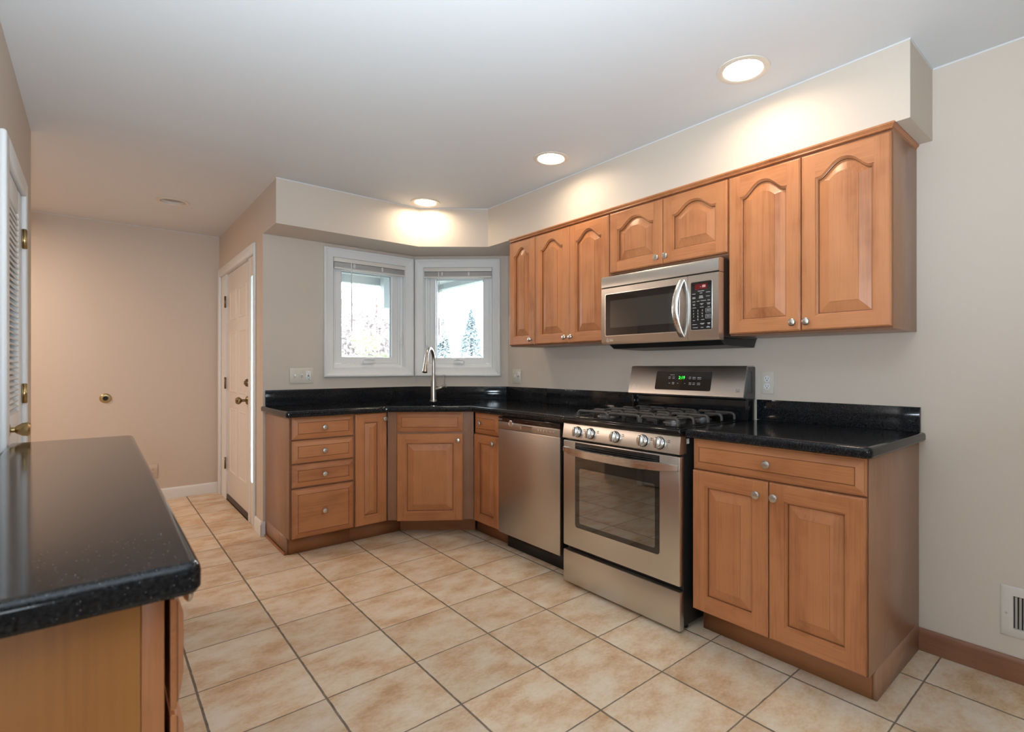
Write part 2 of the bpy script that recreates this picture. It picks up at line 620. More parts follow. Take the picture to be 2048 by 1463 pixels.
def rounded(P, radii, n=6):
    out = []
    for i, p in enumerate(P):
        r = radii.get(i, 0)
        if not r:
            out.append(p)
            continue
        a, b, c = Vector(P[i - 1]), Vector(p), Vector(P[(i + 1) % len(P)])
        u, v = (a - b).normalized(), (c - b).normalized()
        p0, p1 = b + u * r, b + v * r
        for k in range(n + 1):
            t = k / n
            out.append(tuple(p0 * (1 - t) ** 2 + b * 2 * t * (1 - t) + p1 * t * t))
    return out


def counter(mb, P, z0, z1, hole=None):
    prof = [(0.004, z0), (0.0, z0 + 0.006), (0.0, z1 - 0.014), (0.0012, z1 - 0.008), (0.0045, z1 - 0.0035), (0.0085, z1 - 0.0012), (0.013, z1 - 0.0002), (0.017, z1)]
    L = [[(x, y, z) for x, y in offset_poly(P, d)] for d, z in prof]
    mb.loops(L, 0, cap0=hole is None, cap1=False)
    bm = mb.bm
    bm.verts.ensure_lookup_table()
    n = len(P)
    top = bm.verts[-n:] if hole is None else bm.verts[-n:]
    if hole is None:
        bm.faces.new(top)
        return mb
    es = [bm.edges.get((top[i], top[(i + 1) % n])) for i in range(n)]
    hv = [bm.verts.new((x, y, z1)) for x, y in hole]
    es += [bm.edges.new((hv[i], hv[(i + 1) % len(hv)])) for i in range(len(hv))]
    bmesh.ops.triangle_fill(bm, use_beauty=True, use_dissolve=False, edges=es)
    lo = [bm.verts.new((x, y, z0)) for x, y in hole]
    for i in range(len(hv)):
        j = (i + 1) % len(hv)
        bm.faces.new((hv[i], hv[j], lo[j], lo[i]))
    return mb


# ------------------------------------------------------------------ room shell
RW, BW, EW, FW, LW = 2.617, 4.10, 0.88, 5.83, -0.26     # wall planes
RP = -PI / 2                # things on the right wall: local x runs towards the camera, local y into the wall
DC1, DC2 = (2.035, BW), (RW, 3.556)
DA = -math.atan2(DC1[1] - DC2[1], DC2[0] - DC1[0])
DLEN = math.hypot(DC2[0] - DC1[0], DC2[1] - DC1[1])


def wall(name, loc, rz, width, holes=(), h=CEIL + 0.1, t=0.15, z0=-0.02, mat=None, label=None):
    xs = sorted({0.0, width, *[q for H in holes for q in H[:2]]})
    zs = sorted({z0, h, *[q for H in holes for q in H[2:]]})
    mb = MB()
    for a, b in zip(xs, xs[1:]):
        for c, d in zip(zs, zs[1:]):
            mx, mz = (a + b) / 2, (c + d) / 2
            if any(H[0] < mx < H[1] and H[2] < mz < H[3] for H in holes):
                continue
            mb.box(a, b, 0, t, c, d)
    bmesh.ops.remove_doubles(mb.bm, verts=mb.bm.verts[:], dist=1e-5)
    seen = {}
    for f in mb.bm.faces[:]:
        k = tuple(sorted(v.index for v in f.verts))
        seen.setdefault(k, []).append(f)
    bmesh.ops.delete(mb.bm, geom=[f for fs in seen.values() if len(fs) > 1 for f in fs], context='FACES_ONLY')
    o = struct(name, mb, mat or M_WALL, label=label)
    o.location = loc
    o.rotation_euler = (0, 0, rz)
    return o


fl = MB()
fl.face([(-2.8, -3.2, 0), (RW + 0.1, -3.2, 0), (RW + 0.1, 6.0, 0), (-2.8, 6.0, 0)])
struct('floor', fl, M_FLOOR, label='beige square ceramic floor tiles with dark joints')

LIGHTS = [(2.03, 1.107), (2.034, 2.332), (1.862, 3.575), (0.43, 4.815)]
LR = 0.083
ce = MB()
bm = ce.bm
ov = [bm.verts.new((x, y, CEIL)) for x, y in ((-2.8, -3.2), (RW + 0.1, -3.2), (RW + 0.1, 6.0), (-2.8, 6.0))]
es = [bm.edges.new((ov[i], ov[(i + 1) % 4])) for i in range(4)]
for cx, cy in LIGHTS:
    hv = [bm.verts.new((cx + LR * math.cos(2 * PI * i / 32), cy + LR * math.sin(2 * PI * i / 32), CEIL)) for i in range(32)]
    es += [bm.edges.new((hv[i], hv[(i + 1) % 32])) for i in range(32)]
bmesh.ops.triangle_fill(bm, use_beauty=True, use_dissolve=False, edges=es)
ce.box(-2.8, RW + 0.3, -3.2, 6.0, CEIL + 0.12, CEIL + 0.2)  # unseen slab above the ceiling, added to block light
struct('ceiling', ce, M_CEIL, label='plain white ceiling')

wall('wall_right', (RW, 3.70, 0), RP, 6.9, label='cream wall behind the range and upper cabinets')
# window opening sizes in wall coordinates
WX0, WX1, WZ0, WZ1 = 1.36, 1.945, 1.186, 2.035
wall('wall_back', (EW, BW, 0), 0, DC1[0] - EW + 0.12, [(WX0 - EW, WX1 - EW, WZ0, WZ1)], label='cream wall holding the left kitchen window')
DX0 = 0.079
wall('wall_diagonal', (*DC1, 0), DA, DLEN, [(DX0, DX0 + 0.585, WZ0, WZ1)], label='narrow angled wall behind the sink')
# entry wall: local x = 5.83 - Y
DO = [(FW - 5.72, FW - 4.33, 0.0, 2.045)]
wall('wall_entry', (EW, FW + 0.0, 0), RP, FW - BW - 0.15, DO, label='tan wall holding the white entry door')
wall('wall_far', (-2.8, FW, 0), 0, 2.8 + EW + 0.15, label='tan wall at the end of the hall')
# louvered door opening Y 2.73-3.33
LO = [(2.73 - 0.62, 3.33 - 0.62, 0.0, 1.965)]
wall('wall_left', (LW, 0.62, 0), PI / 2, 3.86 - 0.62, LO, label='tan wall holding the louvered pantry door')
cl = MB().box(-0.9, -0.85, 2.6, 3.45, 0, CEIL).box(-0.9, LW - 0.15, 2.5, 2.6, 0, CEIL).box(-0.9, LW - 0.15, 3.45, 3.55, 0, CEIL)
struct('wall_pantry', cl, M_WALL, label='closet walls behind the louvered door')
wall('wall_rear', (RW + 0.15, -3.1, 0), PI, 5.6, [(2.8, 3.8, 1.0, 2.0)], label='wall behind the camera with a window opening')
wall('wall_dining', (-2.7, -3.2, 0), PI / 2, 9.2, [(1.4, 2.6, 0.9, 2.0)], label='side wall of the dining area')

sof = MB()
sof.prism([(EW, 3.74), (1.893, 3.74), (2.305, 3.392), (2.305, 0.583), (RW - 0.001, 0.583), (RW - 0.001, DC2[1]), (DC1[0], BW - 0.001), (EW, BW - 0.001)], 2.132, CEIL - 0.001)
struct('soffit', sof, M_WALL, label='boxed cream soffit above the upper cabinets and windows')

# pale paint line where the ceiling meets the soffit and walls
tl = MB()
tl.prism([(EW - 0.002, 3.738), (1.892, 3.738), (2.303, 3.391), (2.303, 0.581), (RW - 0.001, 0.581), (RW - 0.001, 0.60), (2.32, 0.60), (2.32, 3.40), (1.90, 3.75), (EW - 0.002, 3.75)], CEIL - 0.007, CEIL - 0.0005)
tl.box(RW - 0.002, RW + 0.01, -3.0, 0.581, CEIL - 0.007, CEIL - 0.0005).box(EW - 0.002, EW + 0.01, 3.75, FW, CEIL - 0.005, CEIL - 0.0005).box(-2.6, EW - 0.002, FW - 0.002, FW + 0.01, CEIL - 0.005, CEIL - 0.0005)
struct('trim_1', tl, M_CEIL, label='thin pale paint line along the ceiling edge')

# baseboards
def baseboard(name, loc, rz, L, h, t, mat, label):
    mb = MB()
    mb.yprism([(-0.001, 0), (-0.001, h), (-t * 0.45, h), (-t * 0.8, h - 0.006), (-t, h - 0.018), (-t, 0)], 0, L)
    o = struct(name, mb, mat, True, label)
    o.location = loc
    o.rotation_euler = (0, 0, rz)
    return o


baseboard('baseboard_right', (RW, 0.63, 0.001), RP, 3.6, 0.092, 0.014, M_BASEW, 'brown wooden baseboard along the right wall')
baseboard('baseboard_far', (-2.6, FW, 0.001), 0, 2.6 + EW - 0.005, 0.10, 0.014, M_WHITE, 'white baseboard under the far wall')
baseboard('baseboard_entry', (EW, 4.30, 0.001), RP, 0.215, 0.10, 0.014, M_WHITE, 'short white baseboard beside the entry door')
baseboard('baseboard_back', (EW - 0.014, BW, 0.001), 0, 0.028, 0.10, 0.014, M_WHITE, 'white baseboard end beside the drawer cabinet')

# ------------------------------------------------------------------ windows


def window(name, loc, rz, x0, flip, label):
    """x0 = left edge of the wall opening, opening .585 wide; flip = lock on the right"""
    r = sroot(name, loc, rz, label)
    W = 0.585
    x1 = x0 + W
    c = MB()
    # mitred picture-frame casing that slopes towards the opening
    prof = [(0.0715, 0.0), (0.0715, -0.022), (0.066, -0.028), (0.056, -0.028), (0.052, -0.024), (0.012, -0.008), (0.002, -0.007), (0.0, 0.0)]

    def rect(d, y):
        return [(x0 - d, y, WZ0 - d), (x1 + d, y, WZ0 - d), (x1 + d, y, WZ1 + d), (x0 - d, y, WZ1 + d)]
    c.loops([rect(d, y - 0.001) for d, y in prof])
    c.obj('casing', M_WHITE, r, angle=20)
    j = MB()
    jp = [(0.0, -0.004), (-0.004, 0.0), (-0.006, 0.04), (-0.020, 0.042), (-0.022, 0.055), (-0.036, 0.057), (-0.036, 0.15), (0, 0.15)]
    j.loops([rect(d, y) for d, y in jp])
    j.obj('frame', M_VINYL, r, angle=20)
    s = MB()
    spf = [(-0.0365, 0.062), (-0.038, 0.058), (-0.080, 0.058), (-0.086, 0.064), (-0.088, 0.078), (-0.088, 0.1), (-0.0365, 0.1), (-0.0365, 0.062)]
    s.loops([rect(d, y) for d, y in spf])
    sash = s.obj('sash', M_VINYL, r, angle=20)
    g = MB()
    g.box(x0 + 0.0885, x1 - 0.0885, 0.082, 0.086, WZ0 + 0.0885, WZ1 - 0.0885)
    g.obj('glass_pane', M_PANE, r, False)
    # dark spacer bar between the panes
    k = MB()
    for a, b, cc, d in ((x0 + 0.0882, x0 + 0.0925, WZ0 + 0.0882, WZ1 - 0.0882), (x1 - 0.0925, x1 - 0.0882, WZ0 + 0.0882, WZ1 - 0.0882), (x0 + 0.0882, x1 - 0.0882, WZ1 - 0.0925, WZ1 - 0.0882)):
        k.box(a, b, 0.0865, 0.097, cc, d)
    k.obj('spacer_bar', pri('grey_spacer', (0.18, 0.22, 0.25), 0.4), r, False)
    # crank operator
    h = MB()
    xc = (x0 + x1) / 2
    h.box(xc - 0.046, xc + 0.046, 0.022, 0.044, WZ0 + 0.034, WZ0 + 0.062, 0.006, 2)
    h.tube([(xc - 0.04, 0.026, WZ0 + 0.064), (xc - 0.01, 0.020, WZ0 + 0.072), (xc + 0.02, 0.02, WZ0 + 0.066), (xc + 0.042, 0.022, WZ0 + 0.064)], [0.006, 0.007, 0.006, 0.005], 8)
    h.obj('crank_handle', M_VINYL, r)
    l = MB()
    lx = x1 - 0.018 if flip else x0 + 0.018
    l.box(lx - 0.009, lx + 0.009, 0.036, 0.050, 1.36, 1.46, 0.004)
    l.tube([(lx, 0.032, 1.37), (lx, 0.022, 1.385), (lx, 0.022, 1.43), (lx, 0.03, 1.45)], [0.004, 0.006, 0.005, 0.003], 8)
    l.obj('sash_lock', M_VINYL, r)
    return r


window('window_1', (EW, BW, 0), 0, WX0 - EW, True, 'white casement window left of the wall corner')
window('window_2', (*DC1, 0), DA, DX0, False, 'white casement window on the angled wall behind the faucet')


def blind(label, loc, rz, x0):
    r = thing('window_blind', label, 'blind', loc, rz, 'raised window blinds')
    x0 += 0.003
    x1 = x0 + 0.579
    z = WZ1 - 0.002
    MB().box(x0, x1, -0.016, 0.012, z - 0.032, z, 0.003).obj('headrail', M_BLINDL, r)
    s = MB()
    for i in range(7):
        zz = z - 0.037 - i * 0.0052
        s.box(x0 + 0.004, x1 - 0.004, -0.0135 + 0.001 * (i % 2), 0.010, zz - 0.0036, zz, 0.001, 1)
    s.obj('slat_stack', M_BLIND, r)
    MB().box(x0 + 0.003, x1 - 0.003, -0.0145, 0.010, z - 0.085, z - 0.0725, 0.003).obj('bottom_rail', M_BLINDL, r)
    MB().tube([(x0 + 0.13, -0.02, z - 0.035), (x0 + 0.132, -0.022, z - 0.3), (x0 + 0.133, -0.022, 1.468)], 0.0042, 8).obj('tilt_wand', M_WPL, r)
    for k in (0.27, 0.66):
        MB().box(x0 + 0.579 * k - 0.008, x0 + 0.579 * k + 0.008, -0.0155, -0.0137, z - 0.07, z - 0.035).obj('ladder_clip', M_WPL, r)
    return r


blind('raised blind with cream headrail in the left kitchen window', (EW, BW, 0), 0, WX0 - EW)
blind('raised blind with bluish grey slats in the window behind the faucet', (*DC1, 0), DA, DX0)

# unseen windows behind the camera, added to bring in daylight and reflections
for nm, loc, rz, x0, x1, z0, z1, mull in (('unseen_window_3', (RW + 0.15, -3.1, 0), PI, 2.8, 3.8, 1.0, 2.0, 1),
                                          ('unseen_window_4', (-2.7, -3.2, 0), PI / 2, 1.4, 2.6, 0.9, 2.0, 1)):
    r = sroot(nm, loc, rz)
    f = MB()
    t = 0.07
    f.box(x0, x0 + t, -0.02, 0.1, z0, z1).box(x1 - t, x1, -0.02, 0.1, z0, z1).box(x0, x1, -0.02, 0.1, z1 - t, z1).box(x0, x1, -0.02, 0.1, z0, z0 + t)
    xm = (x0 + x1) / 2
    f.box(xm - 0.05, xm + 0.05, -0.02, 0.1, z0, z1)
    f.obj('frame', M_WHITE, r, False)
    MB().box(x0 + t, x1 - t, 0.11, 0.115, z0 + t, z1 - t).obj('glass_pane', M_PANE, r, False)

# ------------------------------------------------------------------ entry door (door_1), local x = 5.83 - Y, local y into the wall
d1 = sroot('door_1', (EW, FW, 0), RP, 'white six panel entry door with sidelight at the hall')


def X_(Y):
    return FW - Y


c = MB()
c.box(X_(5.79), X_(5.705), -0.02, -0.001, 0.0, 2.105, 0.004)
c.box(X_(4.332), X_(4.305), -0.017, -0.001, 0.0, 2.105, 0.003)
c.box(X_(5.705), X_(4.332), -0.02, -0.001, 2.03, 2.105, 0.004)
c.box(X_(5.72), X_(5.49), -0.0005, 0.12, 0.0, 2.044)          # hinge-side jamb
c.box(X_(5.49), X_(4.345), 0.0, 0.12, 2.03, 2.044)
c.box(X_(4.345), X_(4.331), -0.0005, 0.12, 0.0, 2.03)
c.obj('casing', M_WHITE, d1, angle=25)
mp_ = MB().box(X_(4.575), X_(4.506), -0.0008, 0.11, 0.0, 2.028, 0.003)
mp_.obj('mullion_post', M_WHITE, d1)
LX0, LX1 = X_(5.485), X_(4.58)
leaf = MB()
leaf.box(LX0, LX1, 0.012, 0.052, 0.045, 2.025, 0.002)
wdt = LX1 - LX0
for cx0, cx1 in ((LX0 + 0.12, LX0 + wdt / 2 - 0.055), (LX0 + wdt / 2 + 0.055, LX1 - 0.12)):
    for z0, z1 in ((1.60, 1.86), (0.97, 1.50), (0.26, 0.83)):
        L = []
        for d, y in ((0, 0.0119), (0.004, 0.0085), (0.014, 0.0085), (0.018, 0.0118), (0.036, 0.0095)):
            L.append([(cx0 + d, y, z0 + d), (cx1 - d, y, z0 + d), (cx1 - d, y, z1 - d), (cx0 + d, y, z1 - d)])
        leaf.loops(L, 0, cap1=True)
leaf.obj('door_leaf', M_DOORW, d1)
for z in (1.78, 1.048, 0.325):
    hg = MB().box(LX0 - 0.03, LX0 - 0.006, -0.003, 0.0, z - 0.05, z + 0.05).tube([(LX0 - 0.003, -0.006, z - 0.052), (LX0 - 0.003, -0.006, z + 0.052)], 0.008, 10)
    hg.obj('hinge', M_ABRASS, d1)
kb = MB()
kx = X_(4.645)
kb.lathe([(0.033, 0), (0.033, 0.006), (0.028, 0.012), (0.011, 0.016), (0.011, 0.04), (0.018, 0.046), (0.028, 0.058), (0.028, 0.07), (0.02, 0.082), (0.0, 0.085)], (kx, 0.012, 0.93), (0, -1, 0), 20)
kb.obj('door_knob', M_ABRASS, d1)
kb = MB()
kb.lathe([(0.031, 0), (0.031, 0.006), (0.026, 0.016), (0.018, 0.02), (0.0, 0.02)], (kx, 0.012, 1.068), (0, -1, 0), 20)
kb.box(kx - 0.004, kx + 0.004, -0.016, -0.008, 1.055, 1.081, 0.002)
kb.obj('deadbolt', M_ABRASS, d1)
MB().box(LX0 + 0.002, LX1, 0.004, 0.05, 0.002, 0.044, 0.003).obj('door_sweep', M_RUBBER, d1)
s = MB()
sx0, sx1 = X_(4.504), X_(4.346)
s.box(sx0, sx0 + 0.014, 0.0, 0.06, 0.04, 2.028).box(sx1 - 0.010, sx1, 0.0, 0.06, 0.04, 2.028)
s.box(sx0 + 0.014, sx1 - 0.010, 0.002, 0.06, 0.0, 0.315).box(sx0 + 0.014, sx1 - 0.010, 0.002, 0.06, 1.885, 2.028)
s.obj('sidelight_frame', M_DOORW, d1, False)
MB().box(sx0 + 0.014, sx1 - 0.010, 0.003, 0.008, 0.315, 1.885).obj('sidelight_glass', M_FROST, d1, False)

# ------------------------------------------------------------------ louvered pantry door (door_2), local x = Y - 2.73, local y into the wall (-X)
d2 = sroot('door_2', (LW, 2.73, 0), PI / 2, 'white louvered pantry door on the left wall')
c = MB()
c.box(-0.09, 0.0, -0.022, -0.001, 0.0, 2.03, 0.009, 3)
c.box(0.60, 0.672, -0.022, -0.001, 0.0, 2.03, 0.009, 3)
c.box(0.0, 0.60, -0.022, -0.001, 1.957, 2.03, 0.006, 3)
c.box(-0.0, 0.012, -0.001, 0.12, 0.0, 1.957).box(0.588, 0.60, -0.001, 0.12, 0.0, 1.957).box(0.012, 0.588, -0.001, 0.12, 1.953, 1.965)
c.obj('casing', M_WHITE, d2)
lf = MB()
a0, a1 = 0.014, 0.586
ST = 0.11
for x0, x1 in ((a0, a0 + ST), (a1 - ST, a1)):
    lf.box(x0, x1, -0.007, 0.027, 0.015, 1.95, 0.003)
for z0, z1 in ((1.85, 1.95), (0.85, 1.0), (0.015, 0.2)):
    lf.box(a0 + ST, a1 - ST, -0.006, 0.026, z0, z1, 0.003)
leaf2 = lf.obj('door_leaf', M_WHITE, d2)
sl = MB()
z = 1.012
while z < 1.845:
    sl.box(a0 + ST, a1 - ST, -0.02, 0.02, -0.003, 0.003, mat=Matrix.Translation((0, 0.010, z)) @ Matrix.Rotation(math.radians(38), 4, 'X'))
    z += 0.0235
z = 0.212
while z < 0.845:
    sl.box(a0 + ST, a1 - ST, -0.02, 0.02, -0.003, 0.003, mat=Matrix.Translation((0, 0.010, z)) @ Matrix.Rotation(math.radians(38), 4, 'X'))
    z += 0.0235
sl.obj('louver_slats', M_WHITE, d2, False)
for z in (1.766, 1.073, 0.32):
    MB().box(0.578, 0.600, -0.0115, -0.0085, z - 0.042, z + 0.042).tube([(0.593, -0.016, z - 0.044), (0.593, -0.016, z + 0.044)], 0.0075, 10).box(0.6005, 0.6065, -0.0245, -0.010, z - 0.042, z + 0.042).obj('hinge', M_BRASS, d2)
kb = MB()
kb.lathe([(0.030, 0), (0.030, 0.004), (0.022, 0.009), (0.010, 0.012), (0.010, 0.022), (0.015, 0.026), (0.024, 0.042), (0.027, 0.058), (0.022, 0.064), (0.0, 0.065)], (0.068, -0.007, 0.955), (0, -1, 0), 20)
kb.obj('door_knob', M_BRASS, d2)

# ------------------------------------------------------------------ cabinet parts


def knob(parent, x, z, y=0.0):
    mb = MB()
    mb.lathe([(0.008, 0), (0.0075, 0.003), (0.006, 0.010), (0.0065, 0.014), (0.0125, 0.017), (0.0165, 0.021), (0.0165, 0.024), (0.0135, 0.0275), (0.007, 0.0295), (0.0, 0.030)], (x, y, z), (0, -1, 0), 20)
    return mb.obj('knob', M_NICKEL, parent)


def door(parent, x0, x1, z0, z1, arch=0.0, kn=None, y0=0.0, stile=0.058, th=0.019):
    mb = MB()
    xi0, xi1 = x0 + stile, x1 - stile
    zi0 = z0 + stile
    tops = z1 - 0.047 - arch if arch else z1 - stile          # height of the shoulders
    n = 30 if arch else 1

    def bump(t):
        if not arch:
            return 0.0
        t = min(max((t - 0.075) / 0.85, 0), 1)
        return arch * (1 - (1 - math.sin(PI * t) ** 1.5) ** 1.2)

    def inner(d, y):
        a, b = xi0 + d, xi1 - d
        L = [(a, y, zi0 + d), (b, y, zi0 + d)]
        for i in range(n + 1):
            t = 1 - i / n
            x = a + (b - a) * t
            L.append((x, y, tops - d + bump((x - xi0) / (xi1 - xi0))))
        return L
    e = 0.0035
    # outer edge with a small step, then the flat frame
    R = lambda d, y: [(x0 + d, y, z0 + d), (x1 - d, y, z0 + d), (x1 - d, y, z1 - d), (x0 + d, y, z1 - d)]
    mb.loops([R(0, y0 + th), R(0, y0 + 0.006), R(0.0015, y0 + 0.004), R(e, y0 + 0.003), R(e + 0.001, y0 + 0.0008), R(e + 0.003, y0)], 0, cap0=True)
    q = e + 0.003
    ox0, ox1, oz0, oz1 = x0 + q, x1 - q, z0 + q, z1 - q
    I = inner(0, y0)
    # stiles (vertical grain) and rails (horizontal grain)
    mb.face([(ox0, y0, oz0), (xi0, y0, oz0), (xi0, y0, zi0), (xi0, y0, tops), (xi0, y0, oz1), (ox0, y0, oz1)], 0)
    mb.face([(xi1, y0, oz0), (ox1, y0, oz0), (ox1, y0, oz1), (xi1, y0, oz1), (xi1, y0, tops), (xi1, y0, zi0)], 0)
    mb.face([(xi0, y0, oz0), (xi1, y0, oz0), (xi1, y0, zi0), (xi0, y0, zi0)], 1)
    T = I[2:]
    for a, b in zip(T, T[1:]):
        mb.face([a, (a[0], y0, oz1), (b[0], y0, oz1), b], 1)
    # moulded inner edge, groove and raised field
    mb.loops([inner(0, y0), inner(0.001, y0 + 0.004), inner(0.005, y0 + 0.0045), inner(0.006, y0 + 0.009), inner(0.009, y0 + 0.0100)], 0)
    mb.loops([inner(0.009, y0 + 0.0100), inner(0.0096, y0 + 0.0155), inner(0.0128, y0 + 0.0155)], 2)
    fw = min(0.042, (xi1 - xi0) * 0.24)
    mb.loops([inner(0.0128, y0 + 0.0155), inner(0.0133 + fw, y0 + 0.0036)], 0)
    mb.loops([inner(0.0133 + fw, y0 + 0.0036), inner(0.0135 + fw, y0 + 0.0018)], 2)
    mb.face(inner(0.0135 + fw, y0 + 0.0018), 0)
    o = mb.obj('door', [M_WV, M_WH, M_GROOVE], parent, angle=18)
    if kn:
        knob(o, kn[0], kn[1], y0 - 0.0002)
    return o


def drawer(parent, x0, x1, z0, z1, kn=True, name='drawer', y0=0.0, th=0.019, kpos=None):
    mb = MB()
    R = lambda d, y: [(x0 + d, y, z0 + d), (x1 - d, y, z0 + d), (x1 - d, y, z1 - d), (x0 + d, y, z1 - d)]
    b = min(0.033, (z1 - z0) * 0.26)
    mb.loops([R(0, y0 + th), R(0, y0 + 0.0135), R(0.002, y0 + 0.0115), R(0.006, y0 + 0.011)], 0, cap0=True)
    mb.loops([R(0.006, y0 + 0.011), R(0.0068, y0 + 0.0095)], 1)
    mb.loops([R(0.0068, y0 + 0.0095), R(b, y0 + 0.0006)], 0)
    mb.loops([R(b, y0 + 0.0006), R(b + 0.001, y0 + 0.0026), R(b + 0.0024, y0 + 0.0026)], 1)
    mb.loops([R(b + 0.0024, y0 + 0.0026), R(b + 0.0034, y0)], 0, cap1=True)
    o = mb.obj(name, [M_WH, M_GROOVE], parent, angle=10)
    if kn:
        kx, kz = kpos or ((x0 + x1) / 2, (z0 + z1) / 2)
        knob(o, kx, kz, y0 - 0.0002)
    return o


UPX = 2.285          # upper door fronts
UZ0, UZ1 = 1.340, 2.1085


def upper(Yl, Yr, z0, doors, label, endpanel=False):
    r = thing('wall_cabinet', label, 'cabinet', (UPX, Yl, 0), RP, 'wall cabinets along the right wall')
    W = Yl - Yr
    b = MB()
    b.box(0.0008, W - 0.0008, 0.0205, 0.330, z0, UZ1, 0.0012, 1)
    b.obj('cabinet_body', M_SIDE, r)
    MB().box(0.0015, W - 0.0015, 0.0193, 0.0204, z0 + 0.0015, UZ1 - 0.001).obj('face_frame', M_GAP, r, False)  # thin sheet added to darken the gaps round the doors
    for (a, c, kx) in doors:
        x0, x1 = Yl - a + 0.0022, Yl - c - 0.0022
        hgt = UZ1 - 0.012 - (z0 + 0.009)
        ar = 0.058 if hgt > 0.5 else 0.054
        if (x1 - x0) < 0.3:
            ar = 0.054
        door(r, x0, x1, z0 + 0.009, UZ1 - 0.012, ar, (x1 - 0.027 if kx > 0 else x0 + 0.027, z0 + 0.009 + 0.036))
    return r


upper(3.092, 2.796, UZ0, [(3.090, 2.798, 1)], 'narrow single-door maple wall cabinet beside the window')
upper(2.794, 2.099, UZ0, [(2.793, 2.4445, 1), (2.4445, 2.100, -1)], 'tall two-door maple wall cabinet between the narrow cabinet and the microwave')
upper(2.096, 1.326, 1.737, [(2.094, 1.710, 1), (1.710, 1.328, -1)], 'short two-door maple wall cabinet above the microwave')
upper(1.323, 0.637, UZ0, [(1.322, 0.980, 1), (0.980, 0.638, -1)], 'two-door maple wall cabinet at the near end, right of the microwave')

cm = MB()
prof = [(0.030, 2.1095), (0.012, 2.1095), (0.008, 2.112), (0.009, 2.116), (0.004, 2.121), (0.0, 2.125), (0.0, 2.1315), (0.030, 2.1315)]
path = [(UPX, 3.096, 0)]
L = []
# run along the fronts, then return along the end panel
for y, z in prof:
    pass
run0 = [(UPX + y, 3.094, z) for y, z in prof]
run1 = [(UPX + y, 0.636 + (y - 0.007), z) for y, z in prof]
run2 = [(RW - 0.002, 0.636 + (y - 0.007), z) for y, z in prof]
cm.loops([run0, run1, run2], 0, True, True)
tag(cm.obj('crown_molding', M_WH, None, angle=20), 'thin maple molding strip capping the wall cabinets under the soffit', 'molding')

# ------------------------------------------------------------------ base cabinets
BF = 1.988           # base door fronts on the right wall
CT0, CT1 = 0.881, 0.918


def base_body(parent, W, z1=0.879, depth=0.62, toe=0.10, left=True, right=True, toeh=0.115, end_to_floor=''):
    b = MB()
    b.box(0.0, W, 0.0205, depth, toeh, z1, 0.0012, 1)
    if 'r' in end_to_floor:
        b.box(W - 0.016, W, toe, depth, 0.001, toeh + 0.001)
    if 'l' in end_to_floor:
        b.box(0.0, 0.016, toe, depth, 0.001, toeh + 0.001)
    MB().box(0.0015, W - 0.0015, 0.0193, 0.0204, toeh + 0.0015, z1 - 0.0005).obj('face_frame', M_GAP, parent, False)  # thin added sheet with the gap shade in its colour
    return b.obj('cabinet_body', M_SIDE, parent)


# right of the range
r = thing('base_cabinet', 'maple base cabinet with one drawer above two doors, right of the range', 'cabinet', (BF, 1.330, 0), RP, 'kitchen base cabinets')
W = 1.330 - 0.628
base_body(r, W, end_to_floor='r')
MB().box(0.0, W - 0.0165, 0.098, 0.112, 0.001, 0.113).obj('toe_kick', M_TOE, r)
drawer(r, 0.005, W - 0.005, 0.742, 0.874)
xm = 1.330 - 0.979
door(r, 0.005, xm - 0.002, 0.122, 0.736, 0, (xm - 0.042, 0.682), stile=0.062)
door(r, xm + 0.002, W - 0.005, 0.122, 0.736, 0, (xm + 0.03, 0.682), stile=0.062)

# left run, fronts facing the camera side (y local into the wall), front plane Y = 3.485
LF = 3.485
r = thing('base_cabinet', 'maple four-drawer base cabinet at the left end of the counter', 'cabinet', (0.897, LF, 0), 0, 'kitchen base cabinets')
W = 1.297 - 0.897
base_body(r, W, depth=0.612, end_to_floor='l')
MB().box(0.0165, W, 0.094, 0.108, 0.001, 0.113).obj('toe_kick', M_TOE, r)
MB().box(-0.009, -0.0005, 0.10, 0.60, 0.001, 0.016, 0.002).obj('shoe_strip', M_TOE, r)
for z0, z1 in ((0.737, 0.876), (0.587, 0.727), (0.437, 0.577), (0.118, 0.424)):
    drawer(r, 0.014, W - 0.005, z0, z1)
r = thing('base_cabinet', 'narrow single-door maple base cabinet between the drawers and the sink', 'cabinet', (1.2985, LF, 0), 0, 'kitchen base cabinets')
W = 1.536 - 1.2985
base_body(r, W - 0.012, depth=0.612)
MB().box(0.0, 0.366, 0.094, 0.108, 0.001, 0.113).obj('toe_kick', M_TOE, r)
door(r, 0.005, W - 0.014, 0.118, 0.876, 0, (W - 0.034, 0.834), stile=0.055)

# angled sink base
SA = -math.atan2(3.505 - 3.137, 2.008 - 1.537)
SL = math.hypot(3.505 - 3.137, 2.008 - 1.537)
r = thing('base_cabinet', 'angled maple sink base cabinet with false drawer front in the corner', 'cabinet', (1.537, 3.505, 0), SA, 'kitchen base cabinets')
INV = (Matrix.Translation((1.537, 3.505, 0)) @ Matrix.Rotation(SA, 4, 'Z')).inverted()


def loc2(p):
    q = INV @ Vector((p[0], p[1], 0))
    return (q.x, q.y)


